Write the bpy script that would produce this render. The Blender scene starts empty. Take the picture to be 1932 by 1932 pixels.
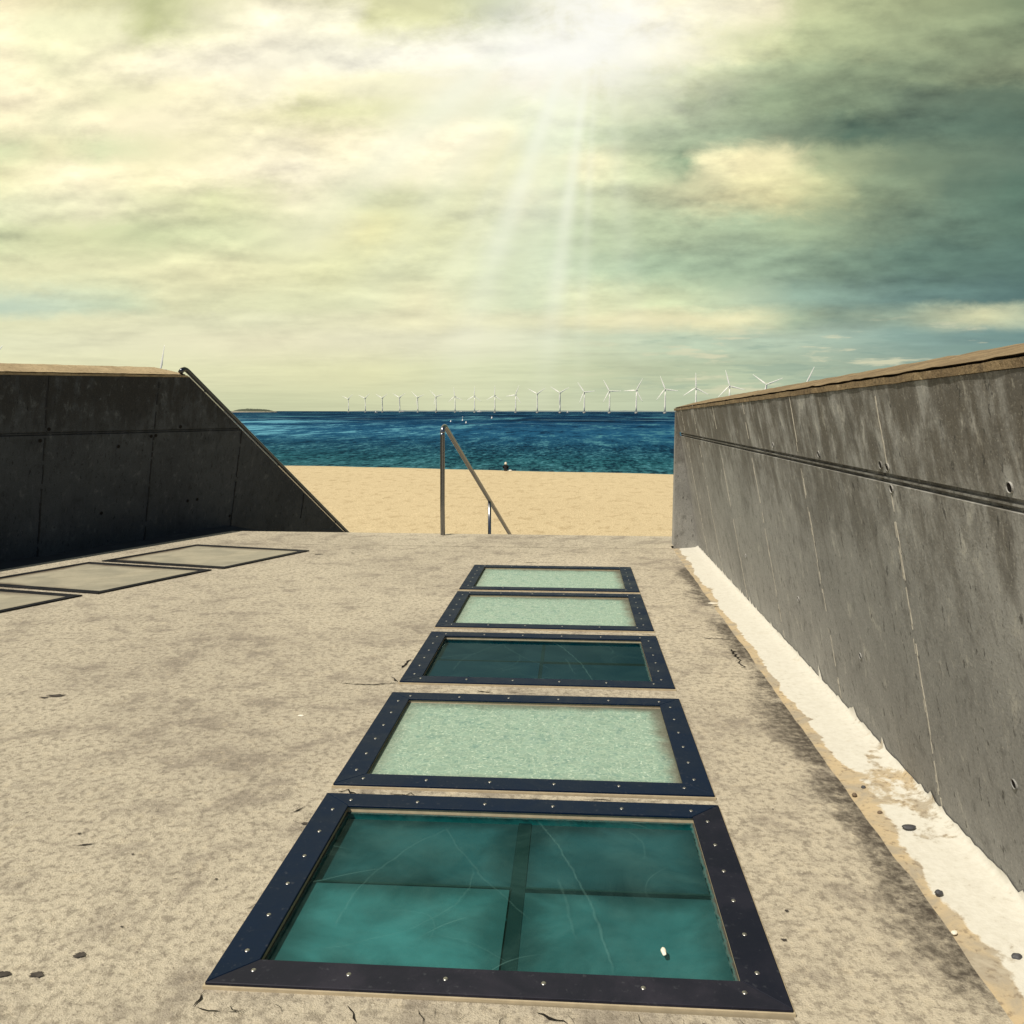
import bpy, bmesh, math, random
from mathutils import Vector, Matrix, noise as mnoise
R = math.radians
random.seed(7)
scene = bpy.context.scene
COL = scene.collection

# ------------------------------------------------------------------ camera
EYE = 1.2
FOC, PITCH, YAW, ROLL = 0.79936, -0.122384, 0.074302, 0.001373
cp, sp, cy, sy = math.cos(PITCH), math.sin(PITCH), math.cos(YAW), math.sin(YAW)
FWD = Vector((-sy*cp, cy*cp, sp))
r0 = Vector((cy, sy, 0)); u0 = r0.cross(FWD)
RGT = math.cos(ROLL)*r0 + math.sin(ROLL)*u0
UPV = -math.sin(ROLL)*r0 + math.cos(ROLL)*u0
cam_d = bpy.data.cameras.new("camera"); cam = bpy.data.objects.new("camera", cam_d)
COL.objects.link(cam); scene.camera = cam
M = Matrix((RGT, UPV, -FWD)).transposed().to_4x4(); M.translation = Vector((0, 0, EYE))
cam.matrix_world = M
cam_d.sensor_fit = 'HORIZONTAL'; cam_d.sensor_width = 36; cam_d.lens = 36*FOC
cam_d.clip_start = 0.05; cam_d.clip_end = 100000

def ray(px, py, S=1932.0):
    return (FWD*FOC*S + RGT*(px-S/2) + UPV*(S/2-py)).normalized()
def on_level(px, py, z=0.0, S=1932.0):
    d = ray(px, py, S); t = (z-EYE)/d.z
    return Vector((d.x*t, d.y*t, z))
def azel(px, py, S=1932.0):
    d = ray(px, py, S)
    return math.degrees(math.atan2(d.x, d.y)), math.degrees(math.asin(d.z))

# ------------------------------------------------------------------ node helper
class V:
    def __init__(s, nt, sock): s.nt, s.s = nt, sock
    def _m(s, op, b=None, c=None, rev=False):
        n = s.nt.nodes.new('ShaderNodeMath'); n.operation = op
        ins = [s, b, c] if not rev else [b, s, c]
        for i, q in enumerate(ins):
            if q is None: continue
            if isinstance(q, V): s.nt.links.new(q.s, n.inputs[i])
            else: n.inputs[i].default_value = q
        return V(s.nt, n.outputs[0])
    def __add__(s, b): return s._m('ADD', b)
    __radd__ = __add__
    def __sub__(s, b): return s._m('SUBTRACT', b)
    def __rsub__(s, b): return s._m('SUBTRACT', b, rev=True)
    def __mul__(s, b): return s._m('MULTIPLY', b)
    __rmul__ = __mul__
    def __truediv__(s, b): return s._m('DIVIDE', b)
    def mx(s, b): return s._m('MAXIMUM', b)
    def mn(s, b): return s._m('MINIMUM', b)
    def ab(s): return s._m('ABSOLUTE')
    def pw(s, b): return s._m('POWER', b)
    def op(s, o, b=None): return s._m(o, b)
class NT:
    def __init__(s, nt): s.nt = nt; s.n = nt.nodes; s.l = nt.links
    def put(s, sock, v):
        if isinstance(v, V): s.l.new(v.s, sock)
        elif isinstance(v, (tuple, list)) and len(v) == 3 and sock.type == 'RGBA': sock.default_value = (*v, 1)
        else: sock.default_value = v
    def coord(s, kind='Object'):
        return V(s.nt, s.n.new('ShaderNodeTexCoord').outputs[kind])
    def xyz(s, v):
        n = s.n.new('ShaderNodeSeparateXYZ'); s.put(n.inputs[0], v)
        return [V(s.nt, o) for o in n.outputs]
    def vec(s, x, y, z):
        n = s.n.new('ShaderNodeCombineXYZ')
        for i, q in enumerate((x, y, z)): s.put(n.inputs[i], q)
        return V(s.nt, n.outputs[0])
    def vm(s, op, a, b):
        n = s.n.new('ShaderNodeVectorMath'); n.operation = op
        s.put(n.inputs[0], a); s.put(n.inputs[1], b)
        return V(s.nt, n.outputs['Value'] if op in ('DISTANCE', 'DOT_PRODUCT', 'LENGTH') else n.outputs[0])
    def noise(s, vec, scale, detail=4, rough=.55, dist=0, col=False):
        n = s.n.new('ShaderNodeTexNoise'); s.put(n.inputs['Vector'], vec)
        s.put(n.inputs['Scale'], scale); s.put(n.inputs['Detail'], detail)
        s.put(n.inputs['Roughness'], rough); s.put(n.inputs['Distortion'], dist)
        return V(s.nt, n.outputs['Color' if col else 'Fac'])
    def voro(s, vec, scale, feat='F1', out='Distance', rnd=1.0):
        n = s.n.new('ShaderNodeTexVoronoi'); n.feature = feat; s.put(n.inputs['Vector'], vec)
        s.put(n.inputs['Scale'], scale); s.put(n.inputs['Randomness'], rnd)
        return V(s.nt, n.outputs[out])
    def sm(s, x, a, b, lo=0.0, hi=1.0, kind='SMOOTHSTEP'):
        n = s.n.new('ShaderNodeMapRange'); n.interpolation_type = kind
        s.put(n.inputs['Value'], x)
        for k, q in (('From Min', a), ('From Max', b), ('To Min', lo), ('To Max', hi)): s.put(n.inputs[k], q)
        return V(s.nt, n.outputs[0])
    def mix(s, f, a, b, mode='MIX'):
        n = s.n.new('ShaderNodeMix'); n.data_type = 'RGBA'; n.blend_type = mode
        s.put(n.inputs['Factor'], f); s.put(n.inputs['A'] if False else n.inputs[6], a); s.put(n.inputs[7], b)
        return V(s.nt, n.outputs[2])
    def ramp(s, f, stops):
        n = s.n.new('ShaderNodeValToRGB'); s.put(n.inputs[0], f)
        e = n.color_ramp.elements
        while len(e) < len(stops): e.new(1.0)
        for q, (p, c) in zip(e, stops): q.position = p; q.color = (*c, 1)
        return V(s.nt, n.outputs[0])
    def bump(s, h, strength=.3, dist=.01):
        n = s.n.new('ShaderNodeBump'); s.put(n.inputs['Height'], h)
        s.put(n.inputs['Strength'], strength); s.put(n.inputs['Distance'], dist)
        return V(s.nt, n.outputs[0])

def lin(r, g, b):
    f = lambda c: (c/255/12.92 if c <= 10 else ((c/255+.055)/1.055)**2.4)
    return (f(r), f(g), f(b))

# ------------------------------------------------------------------ world: cloudy sky
SUN_AZ, SUN_EL = 42.0, 54.0         # light travels 42 deg right of +Y
w = bpy.data.worlds.new("World"); scene.world = w; w.use_nodes = True
t = NT(w.node_tree); t.n.clear()
gx, gy, gz = t.xyz(t.coord('Generated'))
az = gx._m('ARCTAN2', gy)*57.29578
el = gz.op('ARCSINE')*57.29578
# horizontal / vertical slope of the view direction about due north (+Y)
gyp = gy.mx(.12)
su = gx/gyp; sv = gz/gyp
# cloud layer colours along bands of equal height: (height row in the sky, [(column, r, g, b), ...])
BANDS = [
 (-50, [(0,250,240,205),(280,195,204,158),(480,240,236,205),(830,198,204,160),(960,165,182,138),(1090,205,208,172),(1180,250,246,225),(1400,232,230,196),(1560,182,197,157),(1750,160,180,143),(1932,136,162,130)]),
 (20, [(0,255,248,215),(60,240,240,205),(210,236,236,202),(280,206,213,166),(340,226,229,188),(480,255,250,228),(650,250,248,225),(700,218,220,178),(830,210,214,172),(940,172,188,144),(1010,215,216,176),(1130,240,236,210),(1180,255,253,240),(1260,246,240,212),(1450,240,235,205),(1510,198,207,165),(1600,180,195,155),(1750,165,183,145),(1932,136,162,130)]),
 (100, [(0,255,247,215),(80,238,237,203),(200,250,245,215),(400,255,250,230),(600,255,253,235),(950,255,254,246),(1090,255,255,250),(1135,232,232,208),(1200,242,239,212),(1280,240,236,202),(1380,215,218,176),(1500,180,195,155),(1700,160,180,145),(1932,134,159,129)]),
 (150, [(0,255,246,215),(200,240,238,204),(350,250,244,212),(480,253,248,225),(600,246,241,212),(750,241,240,212),(880,243,240,218),(1000,250,246,228),(1100,240,238,212),(1200,213,219,184),(1300,195,205,170),(1430,165,185,150),(1600,144,169,138),(1750,140,165,135),(1932,150,172,140)]),
 (205, [(0,248,241,208),(100,240,238,205),(200,250,243,212),(350,247,241,212),(480,238,234,200),(560,222,222,182),(700,225,226,188),(850,236,236,212),(960,226,231,203),(1080,220,228,195),(1180,204,214,180),(1330,168,189,157),(1450,158,184,150),(1600,138,166,137),(1720,112,142,121),(1932,104,137,117)]),
 (260, [(0,215,222,185),(100,235,232,195),(200,220,226,190),(350,238,234,200),(500,250,244,216),(600,245,238,208),(700,250,243,215),(850,252,246,220),(930,240,238,205),(1000,215,225,195),(1100,213,226,194),(1200,180,200,168),(1350,165,190,160),(1500,145,172,145),(1610,96,133,115),(1700,110,145,125),(1932,97,134,117)]),
 (312, [(0,230,228,190),(150,250,242,212),(300,240,235,200),(450,250,243,215),(550,252,246,222),(700,245,240,210),(800,250,246,218),(900,240,238,205),(960,226,229,192),(1060,224,229,192),(1110,236,233,198),(1190,205,214,178),(1250,178,199,166),(1290,152,181,150),(1330,232,228,190),(1400,238,231,190),(1480,230,225,185),(1550,172,190,154),(1700,125,155,130),(1932,108,143,124)]),
 (372, [(0,228,232,198),(200,238,236,205),(400,215,220,180),(480,225,226,190),(560,242,238,208),(700,222,226,185),(800,222,226,188),(930,225,228,195),(980,232,231,192),(1060,210,222,188),(1200,200,212,178),(1300,212,216,180),(1400,226,222,180),(1500,222,219,175),(1570,192,202,161),(1650,145,170,140),(1800,110,145,125),(1932,99,139,121)]),
 (435, [(0,215,224,185),(150,220,225,185),(280,210,220,180),(450,215,222,185),(600,225,226,190),(700,228,226,180),(780,218,221,177),(900,222,228,195),(960,195,210,172),(1050,200,218,185),(1200,185,205,172),(1400,170,195,165),(1500,165,190,158),(1650,125,155,132),(1750,115,150,130),(1932,101,141,124)]),
 (505, [(0,222,224,188),(200,222,224,188),(400,225,224,188),(600,220,222,182),(750,215,220,182),(860,222,228,195),(940,195,210,172),(1040,200,218,188),(1200,170,198,170),(1400,165,195,168),(1600,125,160,140),(1700,108,148,132),(1932,98,140,128)]),
 (572, [(0,192,214,196),(100,198,217,196),(250,206,220,191),(330,222,224,190),(500,218,222,188),(700,218,222,188),(800,228,226,192),(900,215,222,188),(1000,200,216,182),(1100,222,227,191),(1250,205,218,182),(1400,180,203,178),(1500,150,185,168),(1700,113,154,145),(1932,95,138,132)]),
 (603, [(0,225,228,195),(200,225,226,195),(500,222,224,195),(800,230,228,195),(1000,225,226,190),(1200,236,233,196),(1380,228,227,190),(1490,170,194,168),(1570,138,168,150),(1700,160,188,168),(1860,212,216,181),(1932,190,205,178)]),
 (640, [(0,225,228,198),(500,228,226,198),(900,225,226,200),(1100,210,222,195),(1300,190,212,190),(1500,175,200,182),(1700,145,182,172),(1932,118,163,159)]),
 (702, [(0,226,227,192),(400,222,224,190),(700,220,222,185),(1000,205,215,182),(1200,190,205,175),(1400,185,205,178),(1700,150,180,165),(1932,130,165,155)]),
 (768, [(0,208,214,182),(500,202,210,177),(900,207,215,183),(1200,190,206,179),(1500,170,194,170),(1932,140,170,155)])]
# cloud edges: the bands are bent by billowing and by streaked noise
lowe = t.sm(el, 0, 12, .16, 1.0)
pl = t.vec(su, (sv+.06).mx(.01).op('LOGARITHM', 2.718)*.42, 0)       # flattens towards the horizon
pb = t.vec(su, sv*1.9, 4.0)
wa_ = t.xyz(t.noise(pl, 5.0, 5, .62, .3, True)); wb_ = t.xyz(t.noise(pb, 6.5, 5, .64, .4, True))
wc_ = t.xyz(t.noise(pb, 21, 6, .68, .6, True))
uu = su + ((wa_[0]-.5)*.075 + (wb_[0]-.5)*.045 + (wc_[0]-.5)*.040)*lowe
vv_ = sv + ((wa_[1]-.5)*.016 + (wb_[1]-.5)*.026 + (wc_[1]-.5)*.030)*lowe
U0, U1 = -.80, .64
pos = (uu - U0)*(1/(U1-U0))
def slope(px, py):
    d = ray(px, py); return d.x/d.y, d.z/d.y
rows = []
for py, cols in BANDS:
    st_ = []
    for px, r_, g_, b_ in cols:
        k_ = min(1, max(0, (220-r_)/110))
        r_ += 6-10*k_; g_ += 3-21*k_; b_ += -4-12*k_
        st_.append(((slope(px, py)[0]-U0)/(U1-U0), lin(r_, g_, b_)))
    rows.append((slope(966, py)[1], t.ramp(pos, st_)))
rows.reverse()
col = rows[0][1]
for (v0, c0), (v1, c1) in zip(rows, rows[1:]):
    col = t.mix(t.sm(vv_, v0, v1), col, c1)
# finer wisps and puffs: lighter tops, darker undersides
n1 = t.noise(pl, 13, 5, .62, .5); n2 = t.noise(pb, 15, 6, .64, .6); n3 = t.noise(t.vec(su*.45, (sv+.05).mx(.01).op('LOGARITHM', 2.718)*1.3, 7), 7, 8, .6, .5)
# clouds lit from above: compare the cloud density here with the density a little higher up
def lit(mk, sc_, lo, hi, d):
    q0 = t.sm(t.noise(mk(0.0), sc_, 7, .57), lo, hi); q1 = t.sm(t.noise(mk(d), sc_, 7, .57), lo, hi)
    return q0 - q1, q0
lv = (sv+.06).mx(.01).op('LOGARITHM', 2.718)
l1, d1 = lit(lambda d: t.vec(su*.75, lv*.55 + d, 0.4), 5.0, .42, .66, .020)
l2, d2 = lit(lambda d: t.vec(su*1.1, sv*2.6 + d, 6.1), 4.6, .43, .64, .030)
l3, d3 = lit(lambda d: t.vec(su*.8, lv*1.15 + d, 2.2), 8.0, .44, .64, .022)
calm = t.sm(su, -.35, .12, .72, 1.0)          # the bright left is thinner, flatter cloud
gain = .975 + ((n1-.5)*.14*lowe + (n2-.5)*.20*lowe + (n3-.5)*.12 + l1*.34*lowe + l2*.38*lowe + l3*.09 - (d1-.5)*.05*lowe - (d2-.5)*.07*lowe - (d3-.5)*.04)*calm
col = t.mix(1.0, col, t.vec(gain, gain, gain*.92+.08), 'MULTIPLY')
# rows of small puffs low on the right
puff = t.noise(t.vec(su*9, sv*62, 9.1), 1.15, 7, .6, .15)
pm = t.sm(su, -.10, .22)*t.sm(sv, .010, .03)*t.sm(sv, .125, .075)
col = t.mix(t.sm(puff, .53, .66)*pm*.75, col, lin(222, 218, 184))
col = t.mix(t.sm(puff, .47, .36)*pm*.35, col, lin(128, 156, 145))
# sun shafts through the cloud
s0u, s0v = slope(1135, -75)
dx = su - s0u; dy = (sv - s0v)*-1.0
phi = dx._m('ARCTAN2', dy)*57.29578
rr = (dx*dx + dy*dy).op('SQRT')
shaft = None
for p0, wd, k in ((-7.5, 2.0, .85), (-13.5, 4.5, .40), (-20.5, 3.2, .95), (-27, 1.5, .25), (-50, 5.0, .85), (-37, 4.0, .45), (-2.5, 1.3, .35), (6, 2.6, .25), (-17, 16, .40)):
    q = (phi + (-p0))*(1/wd)
    g = (q*q*-1.0).op('EXPONENT')*k
    shaft = g if shaft is None else shaft + g
shaft = shaft*t.sm(rr, .06, .16)*t.sm(rr, .60, .22)*(t.noise(pb, 6.0, 3, .5)*.9 + .55)
col = t.mix((shaft*.52).mn(.72), col, lin(248, 251, 230))
gu, gv = slope(1120, 50)
du = (su - gu)*.8; dv = (sv - gv)*1.25
glow = ((du*du + dv*dv)*-95.0).op('EXPONENT')
col = t.mix(glow*t.sm(n2 + n1, .70, 1.15, .45, .95), col, lin(255, 254, 246))
# cover: nearly closed ahead, more open blue overhead and behind
cover = t.sm(gy, -.10, .55, .0, .985)
skyt = t.n.new('ShaderNodeTexSky'); skyt.sky_type = 'NISHITA'; skyt.sun_disc = False
skyt.sun_elevation = R(SUN_EL); skyt.sun_rotation = R(180+SUN_AZ); skyt.altitude = 5
b1 = t.n.new('ShaderNodeBackground'); t.l.new(skyt.outputs[0], b1.inputs[0]); b1.inputs[1].default_value = .06
b2 = t.n.new('ShaderNodeBackground'); t.put(b2.inputs[0], col); b2.inputs[1].default_value = 1.0
ms = t.n.new('ShaderNodeMixShader'); t.put(ms.inputs[0], cover)
t.l.new(b1.outputs[0], ms.inputs[1]); t.l.new(b2.outputs[0], ms.inputs[2])
wo = t.n.new('ShaderNodeOutputWorld'); t.l.new(ms.outputs[0], wo.inputs[0])

# ------------------------------------------------------------------ sun and exposure
sd = bpy.data.lights.new("sun", 'SUN'); sd.energy = 5.0; sd.angle = R(.5); sd.color = (1.0, .93, .80)
so = bpy.data.objects.new("sun", sd); COL.objects.link(so)
trav = Vector((math.sin(R(SUN_AZ))*math.cos(R(SUN_EL)), math.cos(R(SUN_AZ))*math.cos(R(SUN_EL)), -math.sin(R(SUN_EL))))
so.rotation_euler = trav.to_track_quat('-Z', 'Y').to_euler()
scene.view_settings.view_transform = 'Standard'; scene.view_settings.look = 'None'
scene.view_settings.exposure = 0.0; scene.view_settings.gamma = 1.0

# ------------------------------------------------------------------ object helpers
def tag(o, label=None, cat=None, group=None, kind=None):
    for k, v in (('label', label), ('category', cat), ('group', group), ('kind', kind)):
        if v: o[k] = v
    return o
def link_mesh(name, me, parent=None):
    o = bpy.data.objects.new(name, me); COL.objects.link(o)
    if parent: o.parent = parent
    return o
def from_bm(name, bm, mats, parent=None, smooth=False):
    me = bpy.data.meshes.new(name)
    bmesh.ops.recalc_face_normals(bm, faces=bm.faces) if not getattr(bm, 'keepn', False) else None
    bm.to_mesh(me); bm.free()
    for m in (mats if isinstance(mats, (list, tuple)) else [mats]): me.materials.append(m)
    if smooth:
        for p in me.polygons: p.use_smooth = True
    return link_mesh(name, me, parent)
def from_py(name, vs, fs, mats, parent=None, smooth=False, idx=None):
    me = bpy.data.meshes.new(name); me.from_pydata([tuple(v) for v in vs], [], fs); me.update()
    for m in (mats if isinstance(mats, (list, tuple)) else [mats]): me.materials.append(m)
    if idx:
        for p, i in zip(me.polygons, idx): p.material_index = i
    if smooth:
        for p in me.polygons: p.use_smooth = True
    return link_mesh(name, me, parent)
def empty(name, loc, rz=0.0):
    o = bpy.data.objects.new(name, None); o.empty_display_size = .2
    COL.objects.link(o); o.location = loc; o.rotation_euler = (0, 0, rz)
    return o
def box(bm, lo, hi):
    vs = [bm.verts.new((x, y, z)) for x in (lo[0], hi[0]) for y in (lo[1], hi[1]) for z in (lo[2], hi[2])]
    for f in ((0,1,3,2),(4,6,7,5),(0,4,5,1),(2,3,7,6),(0,2,6,4),(1,5,7,3)): bm.faces.new([vs[i] for i in f])
def tube(bm, path, rad, n=16, caps=True):
    rings = []
    prev = None
    for i, p in enumerate(path):
        p = Vector(p)
        a = Vector(path[max(i-1, 0)]); b = Vector(path[min(i+1, len(path)-1)])
        d = (b-a).normalized()
        if prev is None:
            x = d.orthogonal().normalized()
        else:
            x = (prev - d*prev.dot(d)).normalized()
        prev = x; y = d.cross(x)
        r = rad[i] if isinstance(rad, (list, tuple)) else rad
        rings.append([bm.verts.new(p + (x*math.cos(2*math.pi*k/n) + y*math.sin(2*math.pi*k/n))*r) for k in range(n)])
    for a, b in zip(rings, rings[1:]):
        for k in range(n): bm.faces.new((a[k], a[(k+1) % n], b[(k+1) % n], b[k]))
    if caps: bm.faces.new(rings[0][::-1]); bm.faces.new(rings[-1])

# ------------------------------------------------------------------ materials
def mat(name):
    m = bpy.data.materials.new(name); m.use_nodes = True
    t = NT(m.node_tree); b = t.n['Principled BSDF']
    return m, t, b
def simple(name, c, rough=.6, metal=0.0, spec=.5, var=.15, scale=6.0):
    m, t, b = mat(name)
    n = t.noise(t.coord(), scale, 5)
    t.put(b.inputs['Base Color'], t.mix(n, tuple(q*(1-var) for q in c), tuple(min(1, q*(1+var)) for q in c)))
    b.inputs['Roughness'].default_value = rough; b.inputs['Metallic'].default_value = metal
    b.inputs['Specular IOR Level'].default_value = spec
    return m

def deck_material():
    m, t, b = mat("worn_concrete")
    P = t.coord(); x, y, z = t.xyz(P)
    big = t.noise(P, .9, 4, .55, .3); med = t.noise(P, 5.5, 5, .6, .4); fine = t.noise(P, 42, 5, .65); grit = t.noise(P, 230, 3, .7)
    c = t.mix(t.sm(big, .35, .68), (.505, .448, .345), (.415, .366, .285))
    c = t.mix(t.sm(med + (big-.5)*.4, .48, .70)*.70, c, (.225, .193, .158))
    blot = t.noise(P, 17, 6, .70, .2)
    c = t.mix(t.sm(blot, .52, .70)*.60, c, (.175, .150, .120))
    c = t.mix(t.sm(blot, .46, .30)*.45, c, (.54, .46, .33))
    mid = t.noise(P, 30, 6, .72, .6)
    c = t.mix(t.sm(mid, .54, .66)*.55, c, (.175, .150, .118))
    c = t.mix(t.sm(fine, .46, .66)*.65, c, (.190, .162, .125))
    c = t.mix(t.sm(fine, .42, .28)*.45, c, (.60, .52, .38))
    c = t.mix(t.sm(grit, .54, .70)*.50, c, (.12, .10, .08))
    c = t.mix(t.sm(grit, .42, .26)*.45, c, (.66, .58, .43))
    agg = t.voro(P, 75, 'F1', 'Color'); a1, a2, a3 = t.xyz(agg)
    ad = t.voro(P, 75)
    c = t.mix(t.sm(a1, .90, .97)*t.sm(ad, .40, .25)*.45, c, (.12, .10, .085))
    c = t.mix(t.sm(a2, .97, .99)*t.sm(ad, .30, .2)*.5, c, (.66, .60, .48))
    # grime that gathered along the drain edge on the right
    g = t.noise(t.vec(x*3.0, y*1.6, 0), 1.5, 6, .65, .3)
    edge = t.sm(x, .60, .885)*t.sm(y, 7.2, 6.2)
    patch = t.noise(t.vec(x*.3, y, 3), 1.5, 3, .5)
    gg = g*.62 + blot*.38
    c = t.mix(t.sm(gg + edge*.30 + (patch-.5)*.7, .66, .84)*edge*t.sm(fine, .25, .6, .55, 1.0)*.9, c, (.050, .041, .034))
    # pale dried runs and scuffs
    sc = t.noise(t.vec(x*1.4+y*.5, y*5.0-x*1.5, 0), 2.2, 6, .6, .8)
    c = t.mix(t.sm(sc, .62, .75)*.30, c, (.48, .41, .29))
    t.put(b.inputs['Base Color'], c)
    b.inputs['Roughness'].default_value = .9; b.inputs['Specular IOR Level'].default_value = .15
    h = fine*.6 + grit*.35 + blot*.5
    t.put(b.inputs['Normal'], t.bump(h, 1.0, .010))
    return m
def wall_material(name, c1, c2, dark, brown, light, top=1.25):
    m, t, b = mat(name)
    P = t.coord(); x, y, z = t.xyz(P)
    big = t.noise(P, 1.3, 5, .6, .3)
    streak = t.noise(t.vec(x*6+y*6, y*6, z*1.6), 1.3, 7, .66, .35)
    mott = t.noise(t.vec(x*12, y*12, z*8), 1.0, 7, .68, .3)
    streak2 = t.noise(t.vec(x*24, y*26, z*5.5), 1.2, 6, .65, .2)
    pit = t.noise(t.vec(x*46, y*46, z*17), 1.0, 5, .65)
    fine = t.noise(P, 130, 4, .68)
    c = t.mix(t.sm(big, .32, .70), c1, c2)
    c = t.mix(t.sm(streak, .56, .76)*.45, c, dark)
    up = t.sm(z, top-.85, top-.05)
    c = t.mix(t.sm(streak*.5 + mott*.5 + up*.13 + (big-.5)*.3, .49, .68)*.85*up, c, brown)
    c = t.mix(t.sm(mott, .52, .70)*.55, c, dark)
    c = t.mix(t.sm(mott, .44, .28)*.50, c, light)
    c = t.mix(t.sm(streak2, .40, .26)*.40, c, light)
    c = t.mix(t.sm(streak2, .55, .72)*.4, c, dark)
    c = t.mix(t.sm(pit, .60, .67)*.75, c, tuple(q*.40 for q in dark))
    c = t.mix(t.sm(pit, .36, .26)*.35, c, light)
    c = t.mix(t.sm(fine, .52, .70)*.55, c, dark)
    c = t.mix(t.sm(fine, .44, .30)*.35, c, light)
    t.put(b.inputs['Base Color'], c)
    b.inputs['Roughness'].default_value = .85; b.inputs['Specular IOR Level'].default_value = .2
    t.put(b.inputs['Normal'], t.bump(pit*.5 + fine*.35 + streak2*.5, .45, .008))
    return m
def cap_material(name, c1, c2, c3):
    m, t, b = mat(name)
    P = t.coord()
    n1 = t.noise(P, 4, 5, .6, .4); n2 = t.noise(P, 26, 6, .65); n3 = t.noise(P, 110, 4, .7)
    c = t.mix(t.sm(n1, .38, .62), c1, c2)
    c = t.mix(t.sm(n2, .50, .66)*.7, c, c3)
    c = t.mix(t.sm(n2, .42, .30)*.5, c, (.50, .40, .26))
    c = t.mix(t.sm(n3, .52, .70)*.5, c, tuple(q*.4 for q in c3))
    t.put(b.inputs['Base Color'], c); b.inputs['Roughness'].default_value = .95
    b.inputs['Specular IOR Level'].default_value = .1
    t.put(b.inputs['Normal'], t.bump(n2*.7 + n3*.4, .8, .012))
    return m

M_deck = deck_material()
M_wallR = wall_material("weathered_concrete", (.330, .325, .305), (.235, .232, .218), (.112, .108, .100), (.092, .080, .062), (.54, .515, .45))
M_wallL = wall_material("shade_dark_concrete", (.078, .086, .094), (.052, .058, .065), (.026, .029, .032), (.034, .033, .031), (.165, .175, .178), 1.45)  # left wall's shade put into a much darker concrete colour
M_capR = cap_material("lichened_coping", (.20, .145, .085), (.27, .20, .115), (.10, .075, .05))
M_capL = cap_material("sandy_coping", (.34, .26, .155), (.42, .325, .195), (.21, .155, .09))
M_crack = simple("crack_shadow", (.018, .016, .014), .95, spec=.05)
M_stain = simple("dark_stain", (.060, .052, .045), .9, spec=.1, var=.8, scale=60)
M_ridge = simple("lime_joint", (.40, .375, .31), .9, spec=.1, var=.55, scale=60)
M_steel = simple("stainless_steel", (.23, .235, .245), .20, 1.0, var=.10, scale=3)
M_steel_dark = simple("weathered_steel", (.085, .092, .105), .26, 1.0, var=.10, scale=3)
M_dirt = simple("bare_mortar", (.42, .35, .235), .95, spec=.1, var=.3, scale=35)

def gutter_material():
    m, t, b = mat("limewashed_gutter")
    P = t.coord(); x, y, z = t.xyz(P)
    n = t.noise(P, 7, 6, .65, .5); f = t.noise(P, 45, 5, .65); g = t.noise(P, 2.0, 4, .6, .3)
    c = t.mix(t.sm(f, .35, .7)*.4, (.57, .55, .485), (.45, .42, .35))
    edge = t.sm(x, .985, .885)
    g3 = t.noise(P, 1.25, 5, .62, .6)
    wear = t.sm(n*.45 + g3*1.15 + edge*.46 + (f-.5)*.14, 0.94, 1.00)
    c2 = t.mix(t.sm(n, .40, .62), (.46, .365, .23), (.33, .285, .215))
    c2 = t.mix(t.sm(f, .52, .70)*.7, c2, (.16, .12, .08))
    c = t.mix(wear, c, c2)
    c = t.mix(t.sm(n, .58, .70)*.45, c, (.46, .41, .32))
    c = t.mix(t.sm(f, .62, .72)*.35, c, (.30, .26, .20))
    t.put(b.inputs['Base Color'], c); b.inputs['Roughness'].default_value = .9
    b.inputs['Specular IOR Level'].default_value = .15
    t.put(b.inputs['Normal'], t.bump(f*.5 + n - wear*.35, .5, .008))
    return m
M_gutter = gutter_material()
M_gutterL = simple("shade_dark_gutter", (.055, .057, .062), .95, spec=.1, var=.5, scale=9)  # gutter dust darkened so its colour carries the wall's shade

def frame_material(name, c, c2, rough):
    m, t, b = mat(name)
    P = t.coord()
    n = t.noise(P, 6, 6, .65, .4); f = t.noise(P, 60, 4, .6); s = t.noise(t.vec(t.xyz(P)[0]*3, t.xyz(P)[1]*90, 0), 1, 4, .6)
    col = t.mix(t.sm(n, .40, .66), c, c2)
    col = t.mix(t.sm(f, .60, .74)*.35, col, (.07, .075, .085))
    t.put(b.inputs['Base Color'], col); b.inputs['Metallic'].default_value = 0
    t.put(b.inputs['Roughness'], t.sm(n, .3, .7, rough, rough+.2))
    b.inputs['Specular IOR Level'].default_value = .11
    t.put(b.inputs['Normal'], t.bump(f*.4 + s*.3, .15, .003))
    return m
M_frame = frame_material("dark_blue_painted_steel", (.0022, .0095, .026), (.0035, .0115, .030), .45)
M_frame_worn = frame_material("dirty_painted_steel", (.007, .009, .017), (.014, .015, .024), .5)
M_frame_near = frame_material("sheen_scuffed_steel", (.012, .013, .021), (.024, .023, .033), .45)  # near rail's sheen put into the lighter scuffed colour
M_frame_black = frame_material("black_painted_steel", (.012, .013, .015), (.020, .020, .022), .5)
M_screw = simple("screw_head", (.30, .29, .27), .38, .9)

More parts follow.
